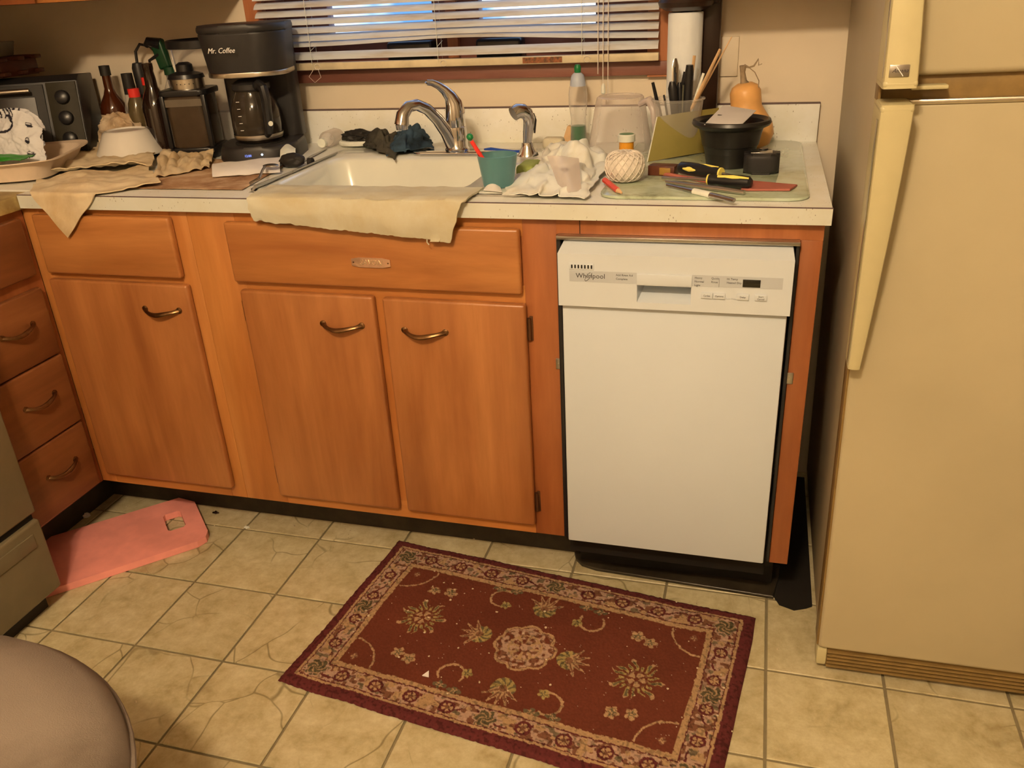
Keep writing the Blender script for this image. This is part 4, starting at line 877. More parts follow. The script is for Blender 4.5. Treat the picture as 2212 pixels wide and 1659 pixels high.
# upturned bowl and crumpled paper
bx = V((-1.765, -.245, CH+.014))
bw_ = thing('bowl', 'white bowl turned upside down on the cloth', 'bowl', bx)
B().lathe([(.088, 0), (.0885, .003), (.080, .018), (.060, .058), (.054, .062)], 48, bx, cap=False).lathe([(.054, .062), (.050, .063), (.048, .059), (0, .058)], 48, bx, cap=False).build('shell', plain('white_melamine', ic(220, 194, 152), .22, var=.02, coat=.3), bw_)
B().lathe([(.0485, .0592), (0, .0592)], 40, bx, cap=False).build('base_disc', plain('greyish_base', ic(176, 150, 118), .3, var=.03), bw_, label='greyer recessed base')
P_ = at(262, 300, 'y', -.175)
solo(B().lump((P_.x, -.165, CH+.048), .060, .045, .052, .5, 1.6, 4, 5, CH+.006, True), 'paper_bag', m_filt, 'crumpled brown paper lump behind the upturned bowl', 'paper bag', smooth=25)
# pulp tray, printed bag, packet
ty = thing('pulp_tray', 'tan pulp tray holding a printed bag in the left corner', 'tray', (-1.93, -.475, CH))
TM = Matrix.Translation((-1.945, -.455, CH+.002)) @ Matrix.Rotation(math.radians(22), 4, 'Z')
def tray(u, v_):
    a = u*2*PI; rr_ = [(.085, .10, 0.002), (.115, .135, .004), (.135, .155, .045), (.150, .168, .048)]
    k = v_*3; i = min(int(k), 2); q = k-i; w_, d_, z = [rr_[i][j]*(1-q)+rr_[i+1][j]*q for j in range(3)]
    c, s__ = math.cos(a), math.sin(a); m_ = (abs(c)**5+abs(s__)**5)**(-1/5); return TM @ V((w_*c*m_, d_*s__*m_, z+(.004*noise.noise(V((c*2, s__*2, 1))) if v_ > .8 else 0)))
B().sheet(tray, 64, 9, .0025).prism(rrect(.175, .205, .02), .001, .004, TM).build('shell', m_kraft, ty)
def bagmesh():
    nu, nv = 90, 80; bm = bmesh.new(); lay = bm.verts.layers.float_color.new('Col')
    def f(u, v_, side):
        th = .030*math.sin(PI*min(1, u*1.0))**.6*(1-.6*v_); x = -2.055+.205*u-.022*v_*(u-.3)*1.5; z = CH+.010+.150*v_*(1-.10*(2*u-1)**4)-.01*u
        if v_ > .8: z -= .035*(v_-.8)/.2*abs(2*u-1)**3
        n_ = noise.fractal(V((u*4, v_*4, 3+side*5)), .8, 2, 4); y = -.455+(-th if side else th)+.009*n_-.03*v_*(1-v_)
        return V((x+.005*n_, y+.05*v_, z))
    g_ = [[bm.verts.new(f(i/nu, j/nv, 1)) for j in range(nv+1)] for i in range(nu+1)]
    h_ = [[bm.verts.new(f(i/nu, j/nv, 0)) for j in range(nv+1)] for i in range(nu+1)]
    for G_ in (g_, h_):
        for i in range(nu):
            for j in range(nv): bm.faces.new((G_[i][j], G_[i+1][j], G_[i+1][j+1], G_[i][j+1]))
    white = ic(214, 192, 158); ink = (.02, .018, .03)
    for G_ in (g_, h_):
        for i in range(nu+1):
            for j in range(nv+1):
                u, v_ = i/nu, j/nv; c = white
                for (cu, cv, ru, rv) in ((.84, .80, .045, .05), (.85, .56, .05, .05), (.84, .34, .05, .055)):
                    q = ((u-cu)/ru)**2+((v_-cv)/rv)**2
                    if q < 1 and (v_ < cv+.01 or q > .55): c = ink
                q = math.hypot((u-.42)/.22, (v_-.78)/.14)
                if .74 < q < 1.0 and u > .44: c = ink
                if v_ > .86 and .05 < u < .62 and math.sin(u*75+v_*22) > .25: c = ink
                for (cu, cv) in ((.66, .3), (.7, .1), (.6, .12)):
                    q = math.hypot((u-cu)/.03, (v_-cv)/.05)
                    if .8 < q < 1: c = tuple(a_*.7 for a_ in white)
                G_[i][j][lay] = (*c, 1)
    b_ = B(); b_.bm.free(); b_.bm = bm; return b_
solo(bagmesh(), 'plastic_bag', m_print, 'crumpled white bag with black printed shapes standing in the pulp tray', 'bag', smooth=80)
gpk = thing('snack_packet', 'flat green packet with a yellow patch lying in the tray', 'packet', (-1.93, -.55, CH+.04))
def pk(u, v_): 
    p = bil((-2.08, -.60, 0), (-1.835, -.545, 0), (-1.85, -.485, 0), (-2.08, -.50, 0), u, v_); return V((p.x, p.y, CH+.055+.010*math.sin(PI*u)*math.sin(PI*v_)+.003*noise.noise(V((u*6, v_*6, 1)))))
B().sheet(pk, 24, 12, .002).build('wrapper', plain('green_wrapper', (.04, .30, .03), .35, var=.2), gpk)
B().sheet(lambda u, v_: pk(.05+.5*u, .62+.33*v_)+V((0, 0, .0012)), 10, 6, 0).build('yellow_patch', m_yel, gpk)
# ------------------------------------------------------------------ left of the sink
wp = thing('paper_wrapper', 'folded white paper wrapper on the stained brown paper', 'wrapper', ctr(530, 370))
B().sheet(lambda u, v_: (lambda p: V((p.x, p.y, CH+.006+.010*math.sin(PI*v_)**.6+.003*noise.noise(V((u*5, v_*3, 2))))))(bil(ctr(460, 388), ctr(606, 378), ctr(608, 346), ctr(462, 362), u, v_)), 30, 12, -.0015).build('paper', m_paperw, wp)
B().sheet(lambda u, v_: (lambda p: V((p.x, p.y, CH+.0155+.004*v_)))(bil(ctr(550, 352), ctr(598, 346), ctr(580, 336), ctr(560, 340), u, v_)), 8, 6, -.001).build('torn_flap', m_paperw, wp)
spn = thing('spoon', 'small dark spoon lying on the white wrapper', 'spoon', ctr(560, 375))
q0, q1, q2, q3 = ctr(541, 396, CH+.006), ctr(560, 385, CH+.02), ctr(567, 368, CH+.024), ctr(572, 360, CH+.022)
B().tube([q0, q1, q2, q3], [.0035, .003, .0028, .003], 8).build('stem', m_steel, spn)
B().lump((q3+ctr(598, 355, CH+.022))/2, .020, .014, .004, 0, 1, 0, 3).build('bowl', m_steel, spn)
P_ = ctr(634, 362)
sc_ = thing('scoop', 'black plastic scoop beside the sink rim', 'scoop', P_)
B().lump((P_.x, P_.y, CH+.018), .032, .022, .0165, .15, 1.5, 2, 4, CH+.001).build('cup', m_blkm, sc_)
B().lathe([(.009, 0), (.009, .012)], 14, (P_.x+.036, P_.y+.012, CH+.012), Matrix.Rotation(PI/2, 4, 'Y')).build('knob', m_blkm, sc_)
solo(B().sheet(lambda u, v_: (lambda p: V((p.x, p.y, CH+.002+.030*math.sin(PI*.5*v_)+.006*math.sin(4*u))))(bil(ctr(606, 362), ctr(640, 356), ctr(642, 345), ctr(612, 342), u, v_)), 14, 10, -.001), 'paper_scrap', m_cream, 'curled cream paper scrap between the wrapper and the scoop', 'scrap')
knf = thing('butter_knife', 'dull table knife lying beside the left rim of the sink', 'knife', ctr(680, 335))
B().tube([ctr(648, 352, CH+.003), ctr(672, 339, CH+.003), ctr(705, 322, CH+.003)], [.005, .007, .004], 8, .35).build('blade', m_steel, knf)
kn2 = thing('long_knife', 'long dark spatula lying along the left rim of the sink', 'spatula', ctr(600, 395, CH+.008))
B().tube([V((-1.168, -.612, CH+.0105)), V((-1.166, -.57, CH+.0105)), V((-1.166, -.45, CH+.0105))], [.009, .0085, .0045], 10, .35).build('handle', m_steel, kn2)
B().tube([V((-1.166, -.452, CH+.0095)), V((-1.166, -.22, CH+.0095))], [.006, .0045], 8, .3).build('blade', m_steel, kn2)
P_ = ctr(703, 322)
sbt = thing('small_bottle', 'small cloudy plastic bottle lying with its cream cap forward', 'bottle', P_)
RX = Matrix.Rotation(math.radians(100), 4, 'X')
B().lathe([(.0, .09), (.018, .088), (.0215, .075), (.0215, .02), (.018, .010), (.010, .004)], 24, (P_.x, P_.y+.085, CH+.0225), Matrix.Rotation(PI/2, 4, 'X') @ Matrix.Scale(-1, 4, (0, 0, 1)) @ Matrix.Translation((0, 0, -.09)), cap=False).build('body', m_milk, sbt)
B().lathe([(.0115, 0), (.0115, .012)], 20, (P_.x, P_.y-.006, CH+.0185), Matrix.Rotation(PI/2, 4, 'X')).build('cap', m_cream, sbt)
P_ = ctr(762, 322)
br = thing('scrub_brush', 'dark scrubbing brush with a pale oval base behind the sink', 'brush', (P_.x, P_.y+.03, CH+.006))
BM_ = Matrix.Translation((P_.x, P_.y+.03, CH+.007))
B().lathe([(.048, 0), (.051, .003), (.051, .008), (.047, .011)], 36, mat=BM_, sy_=.62).build('base', m_cream, br)
B().lump((P_.x+.002, P_.y+.034, CH+.027), .045, .026, .018, .25, 2.5, 7, 4, CH+.018).build('pad', m_blkm, br)
def rag(A, B_, C_, D_, seed, hgt, zb=CH+.004, f1=3.0, pw=.6, fold=.25):
    def fn(u, v_):
        p = bil(A, B_, C_, D_, u, v_); n_ = noise.noise(V((u*f1+seed, v_*f1, seed))); n2 = noise.noise(V((u*f1*2.6, v_*f1*2.6+seed, 2)))
        env = (math.sin(PI*min(max(u, .02), .98))*math.sin(PI*min(max(v_, .02), .98)))**pw; h = hgt*env*(.55+.9*abs(n_)+.35*n2)
        h += hgt*env*fold*(.45-abs(noise.noise(V((u*4.5+seed, v_*3.5, seed+4))))*2.2+.15*noise.noise(V((u*12, v_*12, seed))))
        return V((p.x+.012*n2, p.y+.010*n_, zb+max(0, h)))
    return fn
P_ = ctr(835, 320)
solo(B().sheet(rag(ctr(785, 322), ctr(850, 352), ctr(888, 312), ctr(800, 300), 3, .040, CH+.008), 60, 50, -.003), 'rag', m_greyr, 'grey brown wet rag draped beside the scrub brush', 'rag', smooth=80)
solo(B().sheet(rag(ctr(835, 348), ctr(938, 330), ctr(925, 300), ctr(852, 298), 6, .046, CH+.010), 60, 50, -.003), 'rag', m_blueg, 'blue grey rag bunched up left of the faucet', 'rag', smooth=80)
# ------------------------------------------------------------------ right of the sink
cx_, cy2 = -.640, -.545
cu = thing('drinking_cup', 'translucent teal plastic cup on the sink ledge', 'cup', (cx_, cy2, CH+.006))
B().lathe([(.031, 0), (.032, .003), (.0405, .062), (.0418, .066)], 40, (cx_, cy2, CH+.0062)).build('body', m_teal, cu) if False else B().sheet(lambda u, v_: V((cx_+(.031+.010*v_)*math.cos(u*2*PI), cy2+(.031+.010*v_)*math.sin(u*2*PI), CH+.0065+.062*v_)), 44, 6, .0015).lathe([(0, .0008), (.031, .0008)], 40, (cx_, cy2, CH+.0062), cap=False).build('body', m_teal, cu)
tb_ = thing('dish_brush', 'red handled brush with a green tip leaning in the teal cup', 'brush', (cx_-.02, cy2, CH+.01))
qa, qb = V((cx_-.052, cy2-.002, CH+.095)), V((cx_+.0, cy2-.004, CH+.012))
B().tube([qa, (qa+qb)/2, qb], [.0042, .0045, .0035], 10).build('handle', m_red, tb_)
B().lump(qa+V((-.003, .001, .008)), .007, .007, .007, .1, 2, 1, 3).build('tip', m_greenc, tb_)
bb = thing('toothbrush', 'blue and white toothbrush lying right of the faucet', 'toothbrush', ctr(1085, 328, CH+.01))
pts = [ctr(1046, 323, CH+.012), ctr(1060, 322, CH+.014), ctr(1085, 325, CH+.013), ctr(1110, 329, CH+.013), ctr(1130, 327, CH+.016)]
B().tube(pts, [.003, .0045, .004, .0055, .004], 10, .7).build('handle', m_blue, bb)
B().tube([p+V((0, -.004, -.003)) for p in pts], .0018, 6).build('white_edge', m_cream, bb)
P_ = ctr(1196, 318, CH+.01)
solo(B().box(P_.x-.025, P_.x+.026, P_.y-.018, P_.y+.018, CH+.007, CH+.034, .008, 3), 'sponge', plain('tan_sponge', ic(206, 178, 126), .9, var=.1, bump=.4, bs=300), 'tan sponge behind the sink next to the sprayer', 'sponge')
P_ = at(1222, 305, 'y', -.075)
solo(B().box(P_.x-.012, P_.x+.012, -.08, -.06, CH+.006, CH+.050, .003, 2, Matrix.Translation((P_.x, -.07, CH)) @ Matrix.Rotation(.35, 4, 'Y') @ Matrix.Translation((-P_.x, .07, -CH))), 'wood_block', m_tan, 'small tan block leaning beside the green dish soap', 'block')
solo(B().box(-.625, -.585, -.47, -.39, CH+.0065, CH+.03, .008, 3), 'sponge', plain('green_yellow_sponge', (.30, .36, .10), .9, var=.2, bump=.4, bs=300), 'yellow green sponge behind the teal cup', 'sponge')
# dish soap
xs_ = -.566; ys_ = -.085
so = thing('dish_soap_bottle', 'clear dish soap bottle one third full of green liquid', 'bottle', (xs_, ys_, CH))
B().lathe([(.019, 0), (.021, .004), (.0195, .04), (.0185, .07), (.0225, .10), (.0232, .125), (.021, .142), (.018, .149)], 30, (xs_, ys_, CH), cap=False).build('bottle', m_clear, so)
B().lathe([(.0, .002), (.0192, .004), (.0186, .03), (.0180, .052), (0, .053)], 28, (xs_, ys_, CH)).build('soap', m_greenl, so)
B().lathe([(.0195, .145), (.0185, .155), (.015, .170), (.009, .1755), (.0, .176)], 28, (xs_, ys_, CH)).build('cap', plain('pale_blue_cap', (.45, .52, .66), .35, var=.02), so)
B().lathe([(.005, .172), (.008, .178), (.0085, .188), (.006, .194), (0, .195)], 18, (xs_, ys_, CH)).build('spout', m_greenc, so)
# clear upturned pitcher
m_handle = clear('milky_handle', (.62, .54, .52), .5, .25)
pc = thing('plastic_pitcher', 'clear plastic pitcher turned upside down at the back of the worktop', 'pitcher', (-.452, -.15, CH+.0085))
PCM = Matrix.Translation((-.452, -.15, CH+.0085))
B().lathe([(.076, 0), (.077, .003), (.073, .02), (.058, .105), (.0545, .118)], 40, mat=PCM, cap=False).lathe([(.0545, .118), (.050, .121), (.046, .117), (0, .116)], 40, mat=PCM, cap=False).build('body', m_milk, pc)
B().tube([PCM @ V(p) for p in ((.050, -.03, .105), (.072, -.045, .116), (.086, -.052, .095), (.094, -.055, .05), (.094, -.055, .012))], [.008, .010, .011, .011, .009], 12, .7).build('handle', m_handle, pc)
# utensil tub
ux, uy = -.315, -.19
ut = thing('utensil_tub', 'clear plastic tub holding pens, knives and sticks', 'tub', (ux, uy, CH+.007))
B().sheet(lambda u, v_: V((ux+(.044+.013*v_)*math.cos(u*2*PI), uy+(.040+.012*v_)*math.sin(u*2*PI), CH+.008+.118*v_)), 40, 4, .001).lathe([(0, .001), (.044, .001)], 30, (ux, uy, CH+.0075), cap=False).build('tub', m_clear, ut)
B().lathe([(.0572, .114), (.0605, .117), (.0605, .1195), (.0572, .120)], 40, (ux, uy, CH+.007), cap=False, sy_=.92).build('rim', m_clear, ut)
def ten(name, label, cat, pix, z0, rad, mat, part='shaft', y1=None, flat=1, bot=None, head=None, headmat=None, headr=None):
    top = at(pix[0], pix[1], 'y', y1 if y1 is not None else uy)
    b0 = V((bot[0], bot[1], CH+.012)); t = thing(name, label, cat, b0); k = top.lerp(b0, .35)
    if head is None: B().tube([top, k, b0], rad, 10, flat).build(part, mat, t)
    else: k = top.lerp(b0, head); B().tube([top, top.lerp(k, .15), top.lerp(k, .85), k], headr, 12, flat).build('handle', headmat, t); B().tube([k, b0], rad, 8, .5).build('blade', mat, t)
ten('pen', 'black pen leaning out at the left side of the utensil tub', 'pen', (1410, 178), 0, [.0035, .0045, .004], m_blk, bot=(-0.335, -0.180))
ten('pen', 'short black pen barely above the rim of the utensil tub', 'pen', (1434, 205), 0, [.0022, .0025, .0025], m_blk, bot=(-0.325, -0.170), y1=-0.160)
ten('kitchen_knife', 'thick black handled knife at the front of the utensil tub', 'knife', (1452, 176), 0, [.004, .003], m_steel, bot=(-0.310, -0.195), head=.6, headr=[.006, .011, .009, .008], headmat=m_blk, y1=-0.205)
ten('table_knife', 'shiny metal blade standing against the paper towels', 'knife', (1459, 126), 0, [.005, .003], m_steel, bot=(-0.318, -0.185), head=.55, headr=[.004, .010, .011, .008], headmat=m_chrome, flat=.35, y1=-0.170)
ten('paring_knife', 'slim black handled knife in the middle of the utensil tub', 'knife', (1468, 178), 0, [.003, .003], m_steel, bot=(-0.306, -0.190), head=.55, headr=[.004, .0075, .006, .006], headmat=m_blk, y1=-0.190)
ten('spatula', 'grey plastic handle in the utensil tub', 'spatula', (1479, 183), 0, [.006, .008, .006], plain('grey_handle', (.10, .10, .07), .4), bot=(-0.300, -0.185), flat=.5)
ten('scissors', 'black handled scissors standing tall in the utensil tub', 'scissors', (1490, 140), 0, [.004, .003], m_steel, bot=(-0.295, -0.190), head=.7, headr=[.008, .010, .010, .012], headmat=m_blk, y1=-0.195)
ten('peeler', 'black bent tool slanting across the utensil tub', 'peeler', (1480, 155), 0, [.004, .004, .004], m_blk, bot=(-0.330, -0.195), y1=-0.180)
ten('ice_pop_stick', 'short wooden stick behind the black scissors', 'stick', (1500, 120), 0, [.0045, .004, .004], m_tan, bot=(-0.300, -0.170), flat=.4, y1=-0.165)
ten('drinking_straw', 'white plastic stick at the right side of the tub', 'straw', (1520, 158), 0, [.0032, .0032, .0032], m_cream, bot=(-0.310, -0.205), y1=-0.185)
ten('chopstick', 'thin wooden skewer, longest of the sticks in the tub', 'skewer', (1581, 79), 0, [.0012, .0022, .0026], m_tan, bot=(-0.330, -0.185), y1=-0.175)
ten('paint_stirrer', 'flat wooden stirring stick leaning right out of the tub', 'stick', (1556, 106), 0, [.004, .0055, .0045], m_tan, bot=(-0.325, -0.200), flat=.4, y1=-0.190)
# paper towels
ph = thing('paper_towel_holder', 'dark wooden paper towel holder with a round knob', 'paper towel holder', (-.29, -.09, CH))
B().box(-.282, -.236, -.052, -.022, CH, 1.62, .004).build('back_post', m_darkwood, ph)
B().lathe([(.0, 0), (.045, .002), (.060, .010), (.064, .020), (.058, .030), (.03, .034), (0, .035)], 36, (-.314, -.075, 1.232)).build('knob', m_darkwood, ph)
B().box(-.318, -.24, -.07, -.04, 1.245, 1.262, .004).build('arm', m_darkwood, ph)
B().lathe([(.006, 0), (.006, .30)], 12, (-.314, -.072, CH+.0)).build('rod', m_darkwood, ph)
ro = thing('paper_towel_roll', 'white paper towel roll on the dark holder', 'paper towels', (-.314, -.072, .955))
B().lathe([(.018, 0), (.0385, .001), (.0395, .004), (.0395, .272), (.0385, .275), (.018, .276)], 40, (-.314, -.072, .955)).build('roll', m_tissue, ro)
B().sheet(lambda u, v_: V((-.314-.0402*math.cos(u*2.3+.2), -.072-.0402*math.sin(u*2.3+.2)-.001*noise.noise(V((u*6, v_*6, 1))), .957+.27*v_)), 30, 30, .0006).build('loose_sheet', m_tissue, ro)
# glass board and what lies on it
GB = CH+.0065
gb = thing('glass_cutting_board', 'rounded frosted glass cutting board with grey smudges', 'cutting board', (-.23, -.33, CH))
m_gb = N('frosted_glass_board'); b = m_gb.b
cc_ = m_gb.ramp(m_gb.noise(m_gb.coord(), 13, 5, .65), [(.30, ic(124, 116, 74)), (.45, ic(168, 162, 112)), (.65, ic(184, 178, 130))]); m_gb.ln(cc_, b.inputs['Base Color']); b.inputs['Roughness'].default_value = .16; b.inputs['Coat Weight'].default_value = .5; m_gb = m_gb.m
B().prism([(-.228+x, -.333+y) for x, y in rrect(.384, .586, .035, 8)], CH+.001, GB, bev=.0022, seg=3).build('glass', m_gb, gb)
def rot_items(px, py, z=GB): return at(px, py, 'z', z)
fo = thing('card_folder', 'olive green card leaning behind the black pot', 'card', (-.31, -.25, GB))
fA, fB, fC, fD = V((-.366, -.305, GB)), V((-.236, -.175, GB)), V((-.226, -.150, GB+.092)), V((-.356, -.225, GB+.084))
B().sheet(lambda u, v_: bil(fA, fB, fC, fD, u, v_)+V((.0, -.014*math.sin(PI*u), .003*math.sin(PI*u))), 20, 8, -.001).build('sheet', m_folder, fo)
B().tube([fA+V((-.001, 0, 0)), fD+V((-.001, 0, 0))], .0012, 5).build('pale_edge', m_cream, fo)
PX, PY = -.190, -.335
pt = thing('plant_pot', 'black plastic plant pot with a wide rim holding a packet', 'pot', (PX, PY, GB))
B().lathe([(.046, 0), (.048, .002), (.054, .038), (.0545, .042), (.058, .044), (.062, .064), (.066, .078), (.078, .084), (.081, .089), (.079, .095), (.074, .096), (.066, .090), (.058, .05), (.046, .004), (0, .004)], 48, (PX, PY, GB)).build('pot_body', m_pot, pt)
pk_ = thing('foil_packet', 'white packet with a purple barcode resting in the black pot', 'packet', (PX, PY, GB+.09))
pA, pB, pC, pD = V((PX-.052, PY-.062, GB+.093)), V((PX+.022, PY-.068, GB+.093)), V((PX+.048, PY+.005, GB+.110)), V((PX-.02, PY+.03, GB+.118))
fpk = lambda u, v_: bil(pA, pB, pC, pD, u, v_)+V((0, 0, .004*math.sin(PI*u)*math.sin(PI*v_)))
B().sheet(fpk, 16, 12, -.001).build('pouch', plain('white_pouch', (.62, .60, .60), .35, var=.04), pk_)
bc = B(); rb = random.Random(4); q = .42
while q < .86:
    wq = rb.choice((.008, .014, .02)); bc.sheet(lambda u, v_: fpk(q+wq*u, .66+.22*v_)+V((0, 0, .0006)), 1, 2, 0); q += wq+rb.choice((.008, .012))
bc.build('barcode', plain('purple_ink', (.10, .07, .16), .5, var=0), pk_)
B().lathe([(.0045, 0), (.0045, .0006)], 14, fpk(.2, .45)+V((0, 0, .0008))).build('black_spot', m_ink, pk_)
# squash
sq = thing('butternut_squash', 'butternut squash with a dry curled stem behind the pot', 'squash', (-.160, -.155, GB))
B().lathe([(.02, 0), (.045, .008), (.056, .030), (.054, .055), (.042, .078), (.034, .095), (.034, .115), (.034, .128), (.028, .140), (.016, .147), (.0, .147)], 36, mat=Matrix.Translation((-.152, -.155, GB)) @ Matrix.Rotation(-.14, 4, 'Y')).build('flesh', m_squash, sq)
B().tube([(-.171, -.156, GB+.140), (-.175, -.156, GB+.15), (-.178, -.157, GB+.168), (-.178, -.158, GB+.182)], [.012, .007, .0055, .008], 10).build('stem', m_stem, sq)
B().tube([(-.176, -.158, GB+.182), (-.165, -.158, GB+.178), (-.155, -.158, GB+.181), (-.146, -.158, GB+.195), (-.145, -.158, GB+.182), (-.138, -.158, GB+.185)], [.004, .002, .002, .0022, .0014, .001], 6).build('tendril', m_stem, sq)
B().tube([(-.165, -.158, GB+.178), (-.152, -.160, GB+.168), (-.142, -.162, GB+.150), (-.142, -.166, GB+.135), (-.150, -.172, GB+.126)], .0012, 6).build('tendril', m_stem, sq)
# tape case
P_ = V((-.124, -.402, GB))
tc = thing('tape_case', 'round-cornered black plastic case with a silver label', 'case', P_)
B().prism(rrect(.070, .060, .018), 0, .040, Matrix.Translation(P_), bev=.010, seg=4).build('shell', m_blks, tc)
B().box(P_.x-.022, P_.x+.020, P_.y-.012, P_.y+.018, GB+.0398, GB+.0408, .0004).build('label_plate', m_steel, tc)
B().lathe([(.009, 0), (.009, .004)], 14, (P_.x+.002, P_.y+.024, GB+.039)).build('button', m_blk, tc)
# pill bottle, twine, pencil
P_ = V((-.420, -.262, GB))
pb = thing('pill_bottle', 'orange pill bottle with a white and green lid', 'pill bottle', P_)
B().lathe([(.0155, 0), (.0165, .002), (.0165, .040)], 28, P_).build('vial', m_orange, pb)
B().lathe([(.0195, .038), (.0195, .052), (.018, .054), (0, .054)], 28, P_).build('lid', m_cream, pb)
B().lathe([(.0165, .0541), (.0, .0548)], 28, P_, cap=False).build('lid_disc', plain('green_lid_disc', (.06, .22, .09), .4), pb)
TC = V((-.388, -.497, GB+.0305))
tn = thing('twine_ball', 'ball of cream kitchen twine on the glass board', 'twine', TC-V((0, 0, .0305)))
B().lathe([(0, -.031), (.022, -.029), (.035, -.016), (.039, 0), (.036, .014), (.026, .025), (.010, .029), (0, .027)], 36, TC).build('core', m_twine, tn)
wb = B()
for k in range(34):
    a0 = k/34*PI*2; sgn = 1 if k % 2 else -1; pts = []
    for j in range(19):
        t = -1+2*j/18; r_ = .0395*math.sqrt(max(.02, 1-t*t*.86)); an = a0+sgn*t*.75; pts.append(TC+V((r_*math.cos(an), r_*math.sin(an), .0290*math.sin(t*1.45))))
    wb.tube(pts, .0011, 5)
wb.build('windings', m_twine, tn, kind='stuff')
B().tube([TC+V((-.008, -.004, .028)), TC+V((-.002, -.008, .034)), TC+V((.006, -.006, .029))], .001, 5).build('loose_end', m_twine, tn)
pe = thing('carpenter_pencil', 'flat red carpenter pencil at the left corner of the glass board', 'pencil', rot_items(1322, 400))
a_, b2_, c2_ = rot_items(1305, 388, GB+.005), rot_items(1334, 411, GB+.005), rot_items(1343, 417, GB+.004)
B().tube([a_, b2_], .0055, 6, .7).build('barrel', plain('orange_red_paint', (.75, .07, .03), .4, var=.1), pe); B().tube([b2_, c2_], [.005, .002], 6, .7).build('sharpened_tip', m_tan, pe)
# tools
def driver(p_, q_, r_, name_label, yl, shaft_to, zc=GB+.0145):
    A = at(*p_, 'z', zc); C_ = at(*q_, 'z', zc); dv = (C_-A).normalized(); t = thing('screwdriver', name_label, 'screwdriver', (A+C_)/2-V((0, 0, .0145)), group='screwdrivers on the glass board')
    L = (C_-A).length; B().tube([A, A+dv*L*.06, A+dv*L*.25, A+dv*L*.6, A+dv*L*.80, A+dv*L*.9, C_], [r_*.55, r_*.92, r_, r_*.98, r_*.75, r_*.85, r_*.8], 12).build('grip', m_blk, t)
    sd = dv.cross(V((0, 0, 1))).normalized()
    for (f0, f1, off, rr2) in yl:
        B().tube([A+dv*L*f0+off[0]*sd*r_+V((0, 0, off[1]*r_)), A+dv*L*(f0+f1)/2+off[0]*sd*r_+V((0, 0, off[1]*r_)), A+dv*L*f1+off[0]*sd*r_+V((0, 0, off[1]*r_))], [rr2*.5, rr2, rr2*.5], 10).build('yellow_inlay', m_yel, t)
    B().tube([C_, C_+dv*.003], [r_*.85, r_*.8], 14).build('collar', m_yel, t)
    E_ = at(*shaft_to, 'z', zc-.008); B().tube([C_, E_], .0028, 8).build('shaft', m_steel, t)
driver((1467, 361), (1556, 374), .0130, 'black and yellow screwdriver with an oval inlay, resting against the pot', [(.18, .5, (.75, .1), .0055), (.35, .95, (-.05, .8), .0028)], (1586, 381), GB+.022)
driver((1624, 395), (1532, 388), .0125, 'black screwdriver with a long yellow stripe pointing left', [(.05, .78, (-.45, .68), .0045)], (1430, 384))
for k, (p_, q_, r_, lb) in enumerate((((1438, 392), (1608, 416), .0042, 'polished steel rod, middle one of the metal tools'), ((1440, 399), (1586, 433), .0040, 'dull steel rod nearest the front of the glass board'))):
    A, C_ = at(*p_, 'z', GB+.006), at(*q_, 'z', GB+.005)
    t = thing('metal_chisel', lb, 'metal tool', (A+C_)/2, group='steel rods on the glass board'); B().tube([A, A.lerp(C_, .3), A.lerp(C_, .7), C_], [r_*.6, r_, r_*1.3, r_*1.1], 12, .8).build('rod', m_steel, t)
    if k: B().tube([A.lerp(C_, .42), A.lerp(C_, .66)], r_*1.55, 12, .8).build('tape_wrap', m_cream, t)
A, C_ = at(1412, 372, 'z', GB+.004), at(1588, 402, 'z', GB+.004)
solo(B().tube([A, C_], .004, 8), 'red_rod', m_ral, 'thin red brown rod lying under the screwdrivers', 'rod')
A = [rot_items(*p) for p in ((1600, 414), (1706, 414), (1722, 404), (1612, 394))]
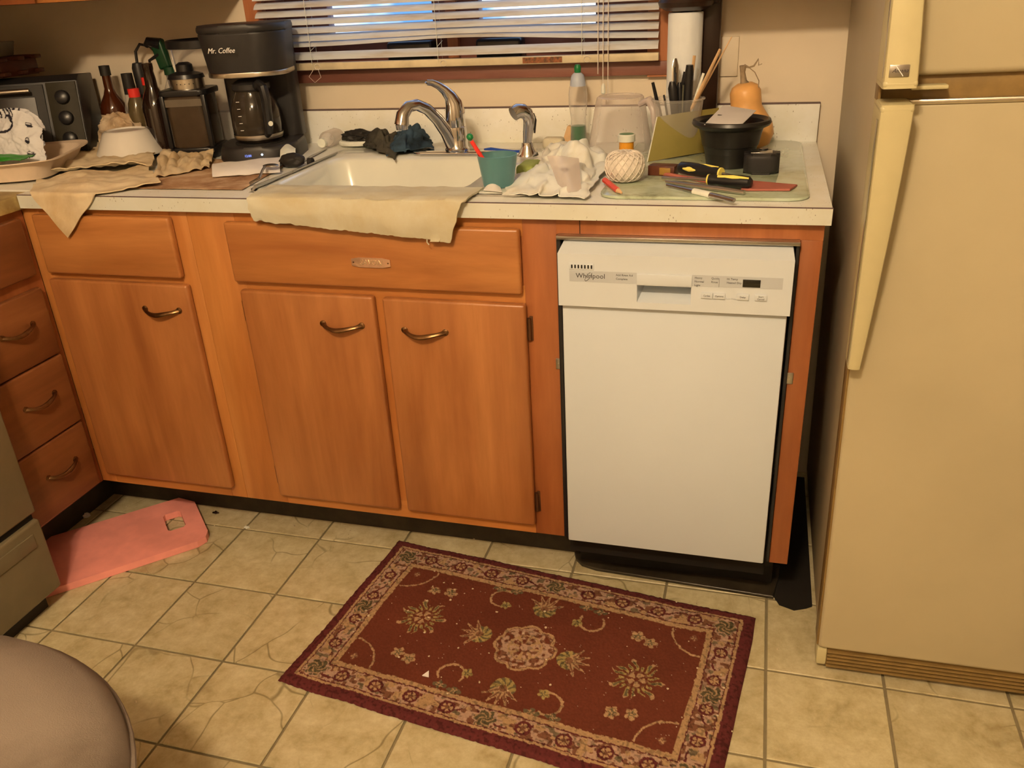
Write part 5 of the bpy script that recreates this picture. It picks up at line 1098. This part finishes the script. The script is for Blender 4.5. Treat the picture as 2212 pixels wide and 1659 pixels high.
solo(B().prism([(p.x, p.y) for p in A], GB+.001, GB+.005, bev=.0008), 'rubber_strip', m_ral, 'flat terracotta red strip at the right end of the tools', 'strip', smooth=0)
P_ = rot_items(1432, 378)
bxo = thing('match_box', 'small open brown and yellow cardboard box behind the twine', 'box', P_)
MB_ = Matrix.Translation((P_.x, P_.y+.005, GB)) @ Matrix.Rotation(-.2, 4, 'Z')
B().box(-.028, .028, -.016, .016, .0, .020, .001, 2, MB_).build('sleeve', m_redw, bxo); B().box(-.003, .020, -.0175, -.016, .003, .017, .0004, 2, MB_).build('yellow_label', plain('gold_label', (.35, .2, .04), .4), bxo)
# white cloth heap and clear cup
def heap(A, B_, C_, D_, seed, hgt, f1): return rag(A, B_, C_, D_, seed, hgt, CH+.0045, f1, .4, .4)
solo(B().sheet(heap(ctr(1085, 428), ctr(1265, 436), ctr(1328, 352), ctr(1150, 352), 11, .026, 3.4), 80, 60, -.0015), 'cotton_cloth', m_clothc, 'cream crumpled cloth spread at the front right of the sink', 'cloth', smooth=80)
solo(B().sheet(heap(ctr(1140, 378), ctr(1268, 400), ctr(1332, 348), ctr(1195, 322), 17, .050, 2.2), 80, 60, -.0015), 'cotton_cloth', m_clothc, 'taller white crumpled cloth heap against the clear pitcher', 'cloth', smooth=80)
cA, cB, cC, cD = at(1182, 337, 'y', -.50), at(1250, 343, 'y', -.49), at(1256, 414, 'y', -.615), at(1216, 424, 'y', -.612)
def cupf(u, v_):
    p = bil(cA, cB, cC, cD, u, v_); return p+V((0, -.020*math.sin(PI*u)*(1-.5*v_), .006*math.sin(PI*u)))
solo(B().sheet(cupf, 26, 10, .001), 'plastic_cup', m_milk, 'squashed translucent plastic cup lying on the cream cloth', 'cup', smooth=80)
A = [ctr(*p) for p in ((1045, 420), (1085, 424), (1074, 398), (1058, 402))]
solo(B().sheet(lambda u, v_: bil(A[0], A[1], A[2], A[3], u, v_)+V((0, 0, .008+.022*math.sin(PI*u)*v_)), 12, 8, -.001), 'paper_scrap', m_paperw, 'small folded white paper at the front of the teal cup', 'scrap')
